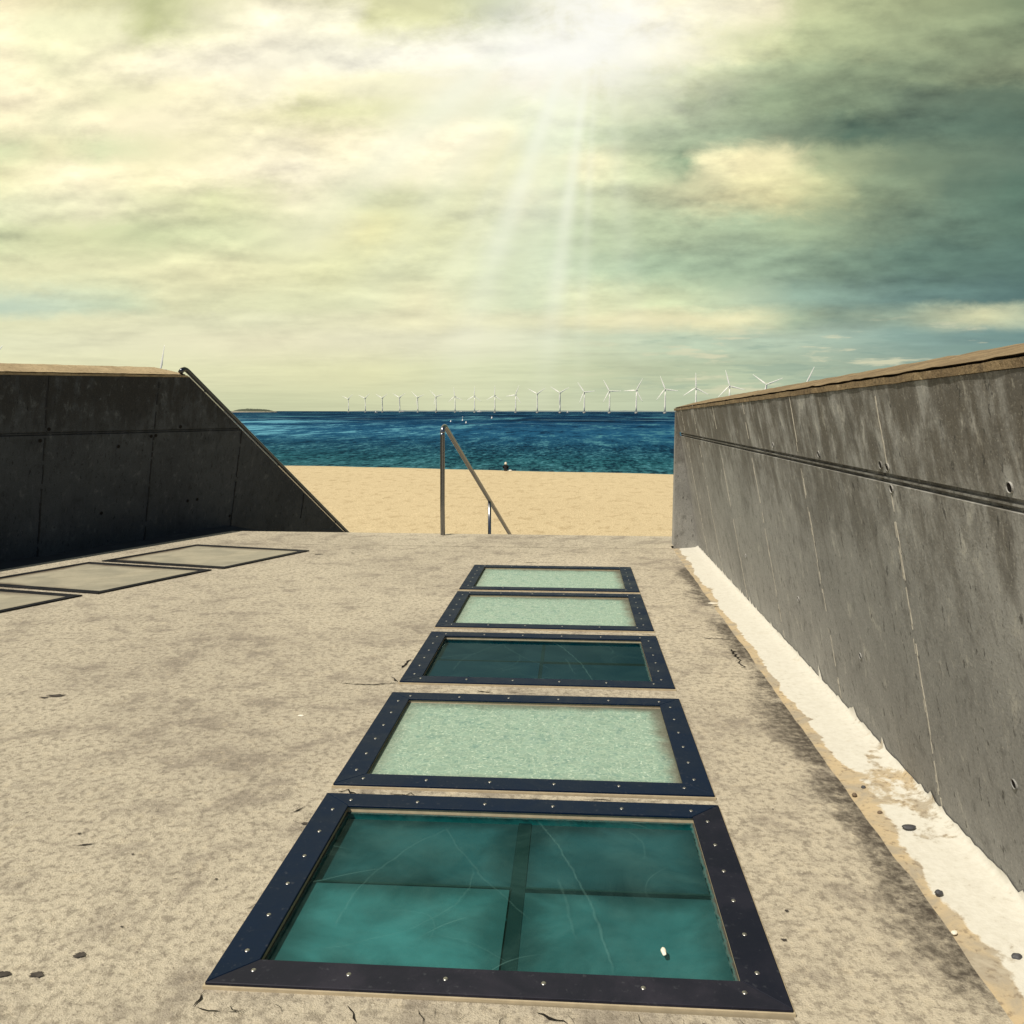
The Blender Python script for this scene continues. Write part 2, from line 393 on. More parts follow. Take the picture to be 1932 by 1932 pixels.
def frosted_material():
    m, t, b = mat("shattered_frosted_glass")
    P = t.coord(); x, y, z = t.xyz(P)
    wv = t.noise(P, 8, 3, .5, 0, True)
    Q = t.vm('ADD', P, t.vm('MULTIPLY', wv, (.05, .05, .05)))
    ed = t.voro(Q, 38, 'DISTANCE_TO_EDGE'); cc = t.voro(Q, 38, 'F1', 'Color'); r1, r2, r3 = t.xyz(cc)
    n = t.noise(P, 5, 6, .62, .5); f = t.noise(P, 28, 6, .68); g2 = t.noise(P, 95, 4, .65)
    c = t.mix(n, (.165, .255, .200), (.250, .355, .275))
    c = t.mix(r1*.50, c, (.26, .39, .31))
    c = t.mix(t.sm(ed, .10, .0)*.45, c, (.40, .50, .38))
    c = t.mix(t.sm(f*.6+n*.4, .51, .66)*.75, c, (.085, .185, .165))
    c = t.mix(t.sm(f, .40, .26)*.45, c, (.38, .50, .37))
    c = t.mix(t.sm(g2, .60, .75)*.5, c, (.46, .55, .42))
    sp_ = t.voro(Q, 150, 'F1', 'Color'); s1, s2, s3 = t.xyz(sp_)
    c = t.mix(t.sm(s1, .90, .98)*.6, c, (.52, .62, .50)); c = t.mix(t.sm(s2, .80, .98)*.55, c, (.09, .19, .165))  # pale specks painted as glass sparkle, dark flecks at random
    # dirt caught against the frame
    U = t.coord('UV'); u, v, _ = t.xyz(U)
    em = u.mn(1-u)*1.25; em2 = v.mn(1-v)*.9; e = em.mn(em2)
    dm = t.sm(e + (n-.5)*.12, .085, .0)*t.sm(u, .0, 1.0, .45, 1.0)
    c = t.mix(dm*.85, c, (.10, .085, .062))
    t.put(b.inputs['Base Color'], c)
    t.put(b.inputs['Roughness'], t.sm(r2, 0, 1, .22, .55)); b.inputs['Specular IOR Level'].default_value = .35
    t.put(b.inputs['Normal'], t.bump(r3*.6 + f*.6 + g2*.3, .5, .004))
    return m
def clear_material(name, tint, dust):
    m, t, b = mat(name)
    P = t.coord(); x, y, z = t.xyz(P)
    U = t.coord('UV'); u, v, _ = t.xyz(U)
    n = t.noise(P, 5, 6, .65, .8); f = t.noise(P, 60, 5, .7)
    # long curved scratches: thin level lines of slow noises
    sc = None
    for k, (s, th, rot) in enumerate(((1.6, .0025, .6),)):
        q = t.noise(t.vec(x*math.cos(rot)+y*math.sin(rot)+k*3.1, (y*math.cos(rot)-x*math.sin(rot))*1.6, k*2.7), s, 1, .4, .2)
        lk = t.noise(t.vec(x+k*5.0, y, k), 2.5, 2, .5)
        g = t.sm((q-.5).ab(), th, .0)*t.sm(lk, .45, .62)
        sc = g if sc is None else sc.mx(g)
    wob = (t.noise(P, 9, 3, .6)-.5)*.035
    for (p0, p1, q0, q1, bow, th, k) in ((.56, .97, .74, .04, .03, .0045, .65), (.30, .90, .56, .30, -.02, .0035, .45), (.12, .22, .33, .92, .06, .004, .45), (.08, .10, .40, .62, -.12, .003, .40),
                                   (.16, .30, .34, .16, .10, .003, .4), (.62, .55, .67, .20, .0, .005, .35), (.80, .92, .84, .70, .03, .004, .35), (.36, .20, .52, .08, .02, .003, .3)):
        ex, ey = q0-p0, q1-p1; l2 = ex*ex + ey*ey; ln = l2**.5
        tt = ((u-p0)*(ex/l2) + (v-p1)*(ey/l2))
        ds = ((u-p0)*(-ey/ln) + (v-p1)*(ex/ln)) - tt*(1-tt)*(bow*4) + wob
        g = t.sm(ds.ab(), th, th*.2)*t.sm(tt, -.02, .06)*t.sm(tt, 1.02, .9)*k
        sc = sc.mx(g*t.sm(f, .25, .6, .35, 1.0))
    e = (u.mn(1-u)*1.25).mn(v.mn(1-v)*.9)
    grime = t.sm(e + (f-.5)*.022, .016, .0)
    fac = t.sm(n, .35, .75)*dust + sc*.20 + t.sm(f, .64, .76)*.05
    d = t.n.new('ShaderNodeBsdfDiffuse'); t.put(d.inputs[0], t.mix(grime, (.16, .33, .30), (.07, .062, .05)))
    tr = t.n.new('ShaderNodeBsdfTransparent'); t.put(tr.inputs[0], tint)
    m1 = t.n.new('ShaderNodeMixShader'); t.put(m1.inputs[0], fac.mx(grime*.9)); t.l.new(tr.outputs[0], m1.inputs[1]); t.l.new(d.outputs[0], m1.inputs[2])
    g = t.n.new('ShaderNodeBsdfGlossy'); g.inputs['Roughness'].default_value = .08; t.put(g.inputs[0], (.6, .9, .9))
    fr = t.n.new('ShaderNodeFresnel'); fr.inputs[0].default_value = 1.35
    m2 = t.n.new('ShaderNodeMixShader'); t.put(m2.inputs[0], V(t.nt, fr.outputs[0])*.28)
    t.l.new(m1.outputs[0], m2.inputs[1]); t.l.new(g.outputs[0], m2.inputs[2])
    t.l.new(m2.outputs[0], t.n['Material Output'].inputs[0])
    return m
def dusty_material():
    m, t, b = mat("sand_dusted_glass")
    P = t.coord(); n = t.noise(P, 3, 6, .6, .6); f = t.noise(P, 60, 5, .65)
    U = t.coord('UV'); u, v, _ = t.xyz(U)
    e = (u.mn(1-u)*1.25).mn(v.mn(1-v)*.9)
    s2 = t.noise(t.vec(t.xyz(P)[0]*1.2+t.xyz(P)[1]*.5, t.xyz(P)[1]*6-t.xyz(P)[0]*3, 0), 2, 6, .65, .5)
    c = t.mix(t.sm(n, .35, .65), (.37, .335, .25), (.275, .255, .195))
    c = t.mix(t.sm(s2, .52, .70)*.5, c, (.22, .195, .145)); c = t.mix(t.sm(s2, .42, .30)*.4, c, (.46, .42, .33))
    c = t.mix(t.sm(f, .55, .72)*.35, c, (.17, .15, .11))
    c = t.mix(t.sm(e + (n-.5)*.22, .085, .0)*t.sm(u, 1.0, .2, .35, 1.0)*.9, c, (.10, .078, .058))
    t.put(b.inputs['Base Color'], c); b.inputs['Roughness'].default_value = .7; b.inputs['Specular IOR Level'].default_value = .2
    t.put(b.inputs['Normal'], t.bump(f, .25, .004))
    return m
M_frost = frosted_material()
M_clear = clear_material("scratched_clear_glass", (.46, .74, .72), .075)
M_clear2 = clear_material("dim_clear_glass", (.15, .44, .50), .035)
M_dusty = dusty_material()
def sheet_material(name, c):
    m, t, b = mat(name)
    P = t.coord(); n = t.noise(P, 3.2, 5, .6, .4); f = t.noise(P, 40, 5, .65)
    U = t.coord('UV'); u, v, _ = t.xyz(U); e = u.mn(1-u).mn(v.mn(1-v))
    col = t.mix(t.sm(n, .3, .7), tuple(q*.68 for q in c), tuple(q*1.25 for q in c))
    col = t.mix(t.sm(e + (n-.5)*.35 + (f-.5)*.05, .22, -.02)*.72, col, tuple(q*.30 for q in c))  # sheet rims darkened in colour to pass for soft shade
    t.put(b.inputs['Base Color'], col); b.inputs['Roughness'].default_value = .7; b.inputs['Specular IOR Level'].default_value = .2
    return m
M_back = [sheet_material("shade_toned_sheet_%d" % i, c) for i, c in enumerate(((.135, .240, .255), (.088, .165, .180), (.066, .118, .136), (.056, .100, .118)))]  # soft shade of the four quarters painted as stepped sheet tones
M_backd = [simple("dim_shade_toned_sheet_%d" % i, c, .7, spec=.2, var=.18, scale=2.2) for i, c in enumerate(((.012, .078, .112), (.011, .072, .104), (.010, .064, .096), (.010, .060, .090)))]  # same quarter shade in the colours, in fainter steps
M_pit = simple("teal_glass_box", (.10, .40, .37), .6, spec=.2, var=.12, scale=2.5)
M_pit2 = simple("dim_teal_glass_box", (.025, .17, .18), .6, spec=.2, var=.12, scale=2.5)
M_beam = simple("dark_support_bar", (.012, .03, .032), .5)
M_bar_shade = simple("painted_bar_shade", (.006, .021, .025), .6, var=.5)  # painted shade band widening the vertical bar

def sand_material():
    m, t, b = mat("beach_sand")
    P = t.coord(); x, y, z = t.xyz(P)
    big = t.noise(P, .12, 4, .5); foot = t.noise(t.vec(x, y*.55, 0), 1.5, 5, .62, .5); f = t.noise(t.vec(x, y*.5, 0), 6, 5, .65); weed = t.noise(t.vec(x*.8, y*.3, 2), 3.2, 6, .7)
    c = t.mix(big, (.48, .385, .235), (.545, .44, .275))
    c = t.mix(t.sm(foot, .52, .66)*.6, c, (.34, .255, .145))
    c = t.mix(t.sm(foot, .42, .26)*.5, c, (.66, .535, .34))
    c = t.mix(t.sm(f, .52, .74)*.45, c, (.29, .21, .115))
    g0 = t.noise(t.vec(x, y*.35, 7), 14, 4, .7)
    c = t.mix(t.sm(g0, .52, .66)*.6, c, (.29, .21, .115)); c = t.mix(t.sm(g0, .46, .32)*.5, c, (.74, .62, .40))
    c = t.mix(t.sm(weed, .66, .74)*.6, c, (.12, .085, .045))
    t.put(b.inputs['Base Color'], c); b.inputs['Roughness'].default_value = 1.0; b.inputs['Specular IOR Level'].default_value = .05
    t.put(b.inputs['Normal'], t.bump(foot + f*.4, .6, .12))
    return m
def sea_material():
    m, t, b = mat("sea_water")
    P = t.coord(); x, y, z = t.xyz(P)
    # distance out from the waterline
    s = (x*.217 + y*.976) - 75.0
    big = t.noise(t.vec(x*.35, y, 0), .010, 4, .55, .3)
    ls = s.mx(1.0).op('LOGARITHM', 10)        # 0..4.5
    lw = ls + (big-.5)*.35
    c = t.ramp(lw*(1/4.5), [(0.0, (.026, .090, .105)), (.27, (.014, .080, .105)), (.38, (.005, .042, .082)), (.47, (.009, .066, .140)), (.54, (.004, .042, .105)), (.60, (.001, .022, .066)), (1.0, (.001, .018, .058))])
    r1 = t.noise(t.vec(x, y*.26, 0), 1.5, 4, .70, .3); r2 = t.noise(t.vec(x, y*.20, 5), .28, 6, .78, .3); r3 = t.noise(t.vec(x*.5, y*.14, 9), .03, 8, .82, .3)
    w1 = t.sm(ls, 2.2, 1.5, .05, .50); w2 = t.sm(ls, 2.9, 1.8, .15, .40); w3 = t.sm(ls, 1.5, 2.9, .10, .80)
    rip = (r1*w1 + r2*w2 + r3*w3)/(w1 + w2 + w3)
    leftb = t.sm(x + s*.18, 40, -70)*t.sm(ls, 1.75, 2.1)*t.sm(ls, 2.75, 2.45)
    rip = rip + leftb*.035
    c = t.mix(t.sm(rip, .51, .44), c, t.mix(1.0, c, (.12, .22, .32), 'MULTIPLY'))  # wave shade painted into the trough colour
    c = t.mix(t.sm(rip, .53, .58)*.9, c, t.mix(leftb, (.040, .155, .205), (.10, .31, .42)))  # crest glints and the brighter left band painted into the colour
    # smooth pale slicks lying far out
    wob = t.noise(t.vec(x*.01, 0, 0), 1.5, 3); br = t.noise(t.vec(x*.02, y*.01, 3), 1.2, 4)
    for y0, hw, k in ((470, 9, .9), (300, 5, .35), (215, 3.0, .25), (620, 10, .35)):
        c = t.mix(t.sm((s + wob*14 - y0).ab(), hw, hw*.4)*t.sm(br, .40, .55)*k, c, (.16, .31, .38))
    foam = t.noise(t.vec(x*.7, y, 0), 1.3, 5, .6)
    c = t.mix(t.sm(s + foam*1.5, 1.9, .5)*.7, c, (.35, .38, .33))
    nb = t.bump(rip, .6, .6)
    d = t.n.new('ShaderNodeBsdfDiffuse'); t.put(d.inputs[0], c); t.put(d.inputs['Normal'], nb)
    g = t.n.new('ShaderNodeBsdfGlossy'); g.inputs['Roughness'].default_value = .3; t.put(g.inputs[0], (.35, .62, .75)); t.put(g.inputs['Normal'], nb)
    m1 = t.n.new('ShaderNodeMixShader'); t.put(m1.inputs[0], t.sm(rip, .50, .62, .03, .16)); t.l.new(d.outputs[0], m1.inputs[1]); t.l.new(g.outputs[0], m1.inputs[2])
    t.l.new(m1.outputs[0], t.n['Material Output'].inputs[0])
    return m
M_sand = sand_material(); M_sea = sea_material()

# ------------------------------------------------------------------ beach and sea
SH_A = Vector((-29.925, 83.613)); SH_B = Vector((9.207, 74.947))
sdv = (SH_B-SH_A).normalized(); snv = Vector((-sdv.y, sdv.x))
def shore_s(x, y): return (Vector((x, y))-SH_A).dot(snv)
SEA_Z = -4.5
def sand_z(x, y):
    s = shore_s(x, y)
    z = -4.26 + .05*mnoise.noise(Vector((x*.15, y*.15, 0))) + .02*mnoise.noise(Vector((x*.8, y*.8, 3)))
    if s > -4.0: z = z - .22*((s+4)/4)**1.3 if s < 0 else z - .22 - s*.05
    return z
ys = [-3000, -600, -150, -60, -20, 0, 14] + [14+1.2*i for i in range(1, 76)] + [115, 140]
xs = [-3000, -700, -300, -180] + [-120+2.5*i for i in range(1, 92)] + [180, 300, 700, 3000]
vs = [(x, y, sand_z(x, y)) for y in ys for x in xs]
nx = len(xs)
fs = [(j*nx+i, j*nx+i+1, (j+1)*nx+i+1, (j+1)*nx+i) for j in range(len(ys)-1) for i in range(nx-1)]
tag(from_py("beach_sand", vs, fs, M_sand, smooth=True), "pale ribbed beach sand between the steps and the blue sea", "beach", kind='structure')
# sea: fan that starts just inside the waterline
vs = []; fs = []
for d in (-3, 30, 120, 400, 1500, 6000, 60000):
    for k in (-1, -.3, 0, .3, 1):
        p = SH_A + snv*d + sdv*(k*max(3000, d*1.6))
        vs.append((p.x, p.y, SEA_Z))
for j in range(6):
    for i in range(4): fs.append((j*5+i, j*5+i+1, j*5+i+6, j*5+i+5))
tag(from_py("sea_water", vs, fs, M_sea), "deep blue sea turning teal towards the sand", "sea", kind='structure')

# ------------------------------------------------------------------ deck
HX0, HX1 = -.757, .451
ROW = [(1.528, 2.388), (2.452, 3.318), (3.462, 4.288), (4.402, 5.296), (5.375, 6.240)]
EDGE_X, FAR_Y, BACK_Y = .882, 7.93, -5.0
LD = Vector((.39352, .91932)); LN = Vector((.91932, -.39352)); LE0 = Vector((-4.289, 5.753)) - LN*.06
def left_x(y): return LE0.x + LD.x/LD.y*(y-LE0.y)
vs = []; fs = []; mi = []
def poly(pts, m=0):
    b0 = len(vs); vs.extend(pts); fs.append(tuple(range(b0, b0+len(pts)))); mi.append(m)
def flat(pts, z=0.0, m=0): poly([(p[0], p[1], z) for p in pts], m)
flat([(left_x(BACK_Y), BACK_Y), (HX0, BACK_Y), (HX0, FAR_Y), (left_x(FAR_Y), FAR_Y)])
yy = BACK_Y
for a, b_ in ROW:
    flat([(HX0, yy), (HX1, yy), (HX1, a), (HX0, a)]); yy = b_
flat([(HX0, yy), (HX1, yy), (HX1, FAR_Y), (HX0, FAR_Y)])
edge = []
y = BACK_Y
while y < 7.36:
    edge.append((EDGE_X + .006*mnoise.noise(Vector((y*9, 1, 0))) + .009*mnoise.noise(Vector((y*2.3, 5, 0))), y)); y += .03
edge.append((EDGE_X, 7.36))
flat([(HX1, BACK_Y)] + edge + [(1.6, 7.36), (1.6, FAR_Y), (HX1, FAR_Y)])
for p, q in zip(edge, edge[1:]): poly([(p[0], p[1], -.2), (q[0], q[1], -.2), (q[0], q[1], 0), (p[0], p[1], 0)])
for p, q in (((left_x(FAR_Y), FAR_Y), (1.6, FAR_Y)), ((left_x(BACK_Y), BACK_Y), (left_x(FAR_Y), FAR_Y)), ((left_x(BACK_Y), BACK_Y), (EDGE_X, BACK_Y))):
    poly([(p[0], p[1], -4.6), (q[0], q[1], -4.6), (q[0], q[1], 0), (p[0], p[1], 0)])
# cracks, chips and the joint before the nosing: thin sheets 3 mm above the slab
def crack(pts, w0, w1=None, step=.012, jit=.004, z=.003):
    w1 = w0 if w1 is None else w1
    pl = []
    for a, b_ in zip(pts, pts[1:]):
        a = Vector(a[:2]); b_ = Vector(b_[:2]); n = max(1, int((b_-a).length/step))
        for k in range(n): pl.append(a.lerp(b_, k/n))
    pl.append(Vector(pts[-1][:2]))
    L_, R_ = [], []
    for i, p in enumerate(pl):
        d = (pl[min(i+1, len(pl)-1)] - pl[max(i-1, 0)]).normalized(); nrm = Vector((-d.y, d.x))
        q = p + nrm*random.uniform(-jit, jit)
        tp = min(1, (i+.4)/3, (len(pl)-.6-i)/3)
        ww = (w0 + (w1-w0)*i/max(1, len(pl)-1))*random.uniform(.25, 1.15)*.85*tp
        L_.append(q + nrm*ww/2); R_.append(q - nrm*ww/2)
    for i in range(len(pl)-1): flat([L_[i], L_[i+1], R_[i+1], R_[i]], z, 1)
def spot(px, py, rx, ry, rot=0.0):
    rx *= .8; ry *= .8
    c = on_level(px, py); n = 26; out = []
    for k in range(n):
        a = 2*math.pi*k/n; r = random.uniform(.55, 1.05)
        dx_, dy_ = rx*r*math.cos(a), ry*r*math.sin(a)
        out.append((c.x + dx_*math.cos(rot)-dy_*math.sin(rot), c.y + dx_*math.sin(rot)+dy_*math.cos(rot)))
    flat(out, .003, 2); rx = ry = 0
G = on_level
crack([(-3.2, 7.15), (-1.2, 7.165), (.88, 7.18)], .009, step=.06, jit=.004)
crack([G(752, 1289), G(738, 1277)], .012); crack([G(757, 1262), G(776, 1243)], .018, .008); crack([G(642, 1290), G(700, 1293), G(750, 1289)], .008, .010)
crack([G(388, 1870), G(364, 1902)], .014, .006); crack([G(386, 1846), G(368, 1852)], .012, .006)
crack([G(547, 1536), G(580, 1521)], .012, .004); crack([G(552, 1549), G(566, 1556)], .008, .006); spot(577, 1555, .022, .010)
crack([G(656, 1900), G(664, 1915), G(672, 1940)], .008, .004); crack([G(792, 1905), G(800, 1935)], .005); crack([G(1012, 1914), G(1075, 1935)], .012, .006); crack([G(1204, 1916), G(1214, 1940)], .008, .004)
crack([G(462, 1717), G(492, 1704)], .010, .004); crack([G(900, 1304), G(930, 1308)], .018, .01); crack([G(985, 1062), G(1060, 1061)], .012, .006)
crack([G(735, 1497), G(790, 1501)], .012, .006, jit=.012); crack([G(640, 1492), G(690, 1498)], .014, .005, jit=.012); crack([G(1100, 1508), G(1160, 1512)], .008, .004)
for _k in range(26):
    px = random.uniform(640, 1335); a0 = G(px, random.uniform(1494, 1503) + (px-640)*.028); crack([a0, (a0.x+random.uniform(.01, .05), a0.y+random.uniform(-.006, .006))], random.uniform(.004, .010), .002, jit=.006)
for _k in range(34):
    px = random.uniform(400, 1480); a0 = G(px, 1878 + (px-388)*.043 + abs(random.gauss(0, 12)) + 8); crack([a0, (a0.x+random.uniform(-.02, .03), a0.y-random.uniform(.0, .03))], random.uniform(.003, .009), .002, jit=.006)
for _k in range(22):
    px = random.uniform(760, 1270); a0 = G(px, random.uniform(1295, 1309) + (px-752)*.028); crack([a0, (a0.x+random.uniform(.01, .05), a0.y+random.uniform(-.006, .006))], random.uniform(.004, .010), .002, jit=.006)
crack([G(430, 1911), G(460, 1907)], .010, .004); crack([G(370, 1905), G(415, 1912)], .010, .005); crack([G(1205, 1196), G(1245, 1200)], .006)
crack([G(1325, 1204), G(1390, 1208)], .012, .006, jit=.012); crack([G(1380, 1225), G(1404, 1262)], .018, .01, jit=.012)
spot(106, 1313, .055, .022, .1); spot(83, 1317, .025, .012); spot(150, 1804, .020, .014, .3); spot(69, 1841, .022, .014); spot(5, 1840, .026, .014)
spot(162, 1595, .030, .006, .3); spot(150, 1574, .008, .007); spot(1484, 1720, .007, .007); spot(1479, 1775, .010, .006); spot(1458, 1528, .004, .004); spot(600, 1046, .06, .02); spot(665, 1044, .03, .012)
spot(230, 1750, .006, .004); spot(408, 1660, .006, .005); spot(250, 1613, .006, .005)
tag(from_py("concrete_deck", vs, fs, [M_deck, M_crack, M_stain], idx=mi), "worn beige concrete deck with mottled stains around the skylights", "deck", kind='structure')

# gutters beside the walls
RK = .21334; RB = 1.125
def rwx(z): return RB - RK*z
vs = []; fs = []
rows = []
y = BACK_Y
while y <= 7.351:
    n1 = mnoise.noise(Vector((y*4, 0, 2))); n2 = mnoise.noise(Vector((y*15, 4, 2))); n3 = abs(mnoise.noise(Vector((y*7, 9, 1))))
    up = .010 + .012*max(0, n2) + .05*n3*n3 + (.035*max(0, mnoise.noise(Vector((y*27, 3, 8))))**2)*4
    rows.append([(EDGE_X-.02, y, -.026 + .004*n1), (.95, y, -.018+.004*n2), (1.06, y, -.010 + .004*n1), (rwx(0)-.02, y, -.002), (rwx(.012)-.006, y, .008), (rwx(up)-.0035, y, up)])
    y += .025
for r_ in rows: vs.extend(r_)
for j in range(len(rows)-1):
    for i in range(5): fs.append((j*6+i, j*6+i+1, (j+1)*6+i+1, (j+1)*6+i))
tag(from_py("gutter", vs, fs, M_gutter, smooth=True), "whitewashed gutter strip with sandy worn patches along the right wall", "gutter", kind='structure')
LOFF = .64 + .0
W0 = Vector((-4.289, 5.753)) - LN*LOFF      # foot of the left wall
def lpt(s, n, z): p = W0 + LD*s + LN*n; return (p.x, p.y, z)
vs = []; fs = []; k = 0
s = -13.0
while s < 3.0:
    q = mnoise.noise(Vector((s*3, 2, 0)))*.02
    vs.extend([lpt(s, -.02, -.05+q), lpt(s, .28, -.07+q), lpt(s, LOFF-.04, -.06+q)]); k += 1; s += .15
for j in range(k-1):
    for i in range(2): fs.append((j*3+i, j*3+i+1, (j+1)*3+i+1, (j+1)*3+i))
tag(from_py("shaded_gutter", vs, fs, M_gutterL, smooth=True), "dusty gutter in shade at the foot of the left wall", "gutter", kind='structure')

# steps down to the beach (seen only as the deck's far edge)
bm = bmesh.new()
for k in range(24):
    box(bm, (-3.3, FAR_Y+.004+.285*k, -4.5), (1.55, FAR_Y+.004+.285*(k+1)-.002, -.172*(k+1)))
tag(from_bm("concrete_steps", bm, M_deck), "concrete steps leading from the deck's far edge down to the sand", "steps", kind='structure')

# ------------------------------------------------------------------ walls
def profile_mesh(prof, stations, place, mats_of):
    """extrude a closed (n, z) profile along stations; prof(s) -> list of (n, z)"""
    bm = bmesh.new(); rings = []
    for s in stations: rings.append([bm.verts.new(place(s, n, z)) for n, z in prof(s)])
    m = len(rings[0])
    for a, b_ in zip(rings, rings[1:]):
        for k in range(m):
            f = bm.faces.new((a[k], a[(k+1) % m], b_[(k+1) % m], b_[k]))
            f.material_index = mats_of(k)
    f = bm.faces.new(rings[0][::-1]); f.material_index = 0
    f = bm.faces.new(rings[-1]); f.material_index = 0
    return bm
def groove(k):   # double shadow line at one metre; offsets go into the wall
    return [(.985, 0), (.993, .0), (.996, .016), (1.003, .016), (1.006, .003), (1.011, .003), (1.014, .014), (1.021, .014), (1.024, 0)]
# right wall
def rtop(y): return 1.307 - .0141*y
def rprof_body(y):
    zt = rtop(y)
    p = [(rwx(-.3), -4.5), (rwx(-.3), -.3)]
    p += [(rwx(z)+d, z) for z, d in groove(0)]
    p += [(rwx(zt), zt), (rwx(zt)+.30, zt), (1.62, -4.5)]
    return p
st = [BACK_Y + .35*i for i in range(36)]
st = [q for q in st if q < 7.2] + [7.355]
def shear_r(s, n, z):   # the end leans out over the steps like the face does
    if s > 7.3: s = s - RK*max(z, -.1)*.98
    return (n, s, z)
wall_r = empty("concrete_wall", (0, 0, 0))
tag(wall_r, "long sunlit grey leaning concrete wall with brown coping on the right of the deck", "wall", "leaning concrete walls flanking the deck")
wr = from_bm("wall_body", profile_mesh(rprof_body, st, shear_r, lambda k: 0), M_wallR, wall_r)
def coping(name, top, place, stations, inner, m, parent, endfix=None, s0=0):
    random.seed(11+s0)
    def pr(s):
        zt = top(s); j = .0035*mnoise.noise(Vector((s*11, s0, 0))) + .003*mnoise.noise(Vector((s*31, s0+3, 0)))
        j2 = .004*mnoise.noise(Vector((s*9, s0+7, 0)))
        b0 = inner(zt)
        return [(b0-.004+j, zt+.001+j2*.6), (b0-.006+j, zt+.0195+j2), (b0+.014+j, zt+.0205+j2), (b0+.014+j, zt+.0250+j2+abs(j)*1.2), (b0-.001+j2, zt+.0262+j2+abs(j)*1.2), (b0+.14, zt+.064+j2), (b0+.315, zt+.103+j*1.2), (b0+.335, zt+.098), (b0+.335, zt+.001)]
    bm = profile_mesh(pr, stations, place, lambda k: 1 if k in (1, 2) else 0)
    if endfix: endfix(bm)
    return from_bm(name, bm, [m, M_crack], parent)
stc = [BACK_Y + .05*i for i in range(260)]; stc = [q for q in stc if q < 7.25] + [7.35]
coping("coping", rtop, shear_r, stc, rwx, M_capR, wall_r, s0=1)
# overhanging return that closes the wall's far end
bm = bmesh.new()
A = (.922, 7.35, -.2); B = (rwx(0)+.06, 7.35, -.2); C = (rwx(1.205)-.001, 7.10, 1.205)
A0 = (.922, 7.352, 0.0)
va = [bm.verts.new(q) for q in ((.918, 7.38, -.25), (1.2, 7.38, -.25), (rwx(1.2)-.0015, 7.10, 1.2), (.918, 7.55, -.25), (1.2, 7.55, -.25), (rwx(1.2)-.0015, 7.16, 1.2))]
for f in ((0,1,2),(3,5,4),(0,2,5,3),(1,4,5,2),(0,3,4,1)): bm.faces.new([va[i] for i in f])
from_bm("wall_return", bm, M_wallR, wall_r)
# lime fins on the board joints
def fin(bm, place, s, z0, z1, face, w=.006, lean=0.0, miss=.12, out=.0035):
    z = z0
    while z < z1:
        dz = random.uniform(.012, .05)
        if random.random() > miss*2.4 and not (.985 < z+dz and z < 1.025):
            ww = w*random.uniform(.25, 1.3); o = .006*mnoise.noise(Vector((z*7, s*3.1, 0))) + random.uniform(-.0018, .0018)
            q = []
            for zz in (z, z+dz):
                for a_, d_ in ((-ww/2, -.004), (ww/2, -.004), (ww/2*.5, out), (-ww/2*.5, out)):
                    q.append(bm.verts.new(place(s + o + a_ + lean*(zz-z0), face(zz) - d_, zz)))
            for f in ((0,1,5,4),(1,2,6,5),(2,3,7,6),(3,0,4,7),(0,3,2,1),(4,5,6,7)): bm.faces.new([q[i] for i in f])
        z += dz
bm = bmesh.new()
rplace = lambda s, n, z: (n, s, z)
for y in (1.54, 2.43, 3.365, 4.29, 5.21, 6.08, 6.75):
    fin(bm, rplace, y, .02, rtop(y)-.01, rwx, .0055, out=.0025); fin(bm, rplace, y+.011, .05, rtop(y)-.2, rwx, .003, miss=.3, out=.0018)
from_bm("lime_joint", bm, M_ridge, wall_r)
# form-tie holes
def tie_hole(name, place, s, z, face, parent, rad=.016, mdark=None, mrim=None):
    bm = bmesh.new(); n = 16
    nv = (face(z-.01)-face(z+.01))/.02
    ring = lambda r_, d: [bm.verts.new(place(s + r_*math.cos(2*math.pi*k/n), face(z + r_*math.sin(2*math.pi*k/n)) - d, z + r_*math.sin(2*math.pi*k/n))) for k in range(n)]
    r1, r2, r3 = ring(rad*1.25, -.001), ring(rad*1.12, .004), ring(rad, .002)
    for a, b_, mm in ((r1, r2, 0), (r2, r3, 0)):
        for k in range(n):
            f = bm.faces.new((a[k], a[(k+1) % n], b_[(k+1) % n], b_[k])); f.material_index = mm
    f = bm.faces.new(r3); f.material_index = 1
    return from_bm(name, bm, [mrim, M_crack], parent)
for y, z in ((1.938, .321), (2.998, .312), (3.817, .336), (5.0, .33), (1.757, 1.045), (2.475, 1.045), (2.425, 1.042), (2.42, .980), (3.78, 1.05), (3.09, 1.045)):
    tie_hole("tie_hole", rplace, y, z, rwx, wall_r, .0105, mrim=M_wallR)

# left wall: leaning like the other, cut down along the steps
LS = 1.04      # scale of this wall over the fitted one (it stands a little farther back)
def lface(z): return RK*z           # offset towards the deck
def ltop(s): return 1.478 + .0253*(s-.302)
LZ = .035
lplace = lambda s, n, z: lpt(s, -n, z)      # n positive goes into the wall
lf = lambda z: -lface(z)
def lprof(s):
    zt = ltop(s)
    p = [(lf(-.3), -4.5), (lf(-.3), -.3)]
    p += [(lf(z)+d, z) for z, d in groove(0)]
    p += [(lf(zt), zt), (lf(zt)+.30, zt), (.5, -4.5)]
    return p
wall_l = empty("concrete_wall", lpt(0, 0, 0))
SL_S, SL_Z, SL_K = 2.08, 1.555, .690
cutp = Vector(lpt(SL_S, 0, SL_Z)); cutn = Vector((LD.x*SL_K, LD.y*SL_K, 1.0)).normalized()
def cut(bm):
    g = bm.verts[:] + bm.edges[:] + bm.faces[:]
    r_ = bmesh.ops.bisect_plane(bm, geom=g, plane_co=cutp, plane_no=cutn, clear_outer=True)
    ed = [e for e in r_['geom_cut'] if isinstance(e, bmesh.types.BMEdge)]
    bmesh.ops.holes_fill(bm, edges=ed, sides=0)
stl = [-13 + .5*i for i in range(48)]
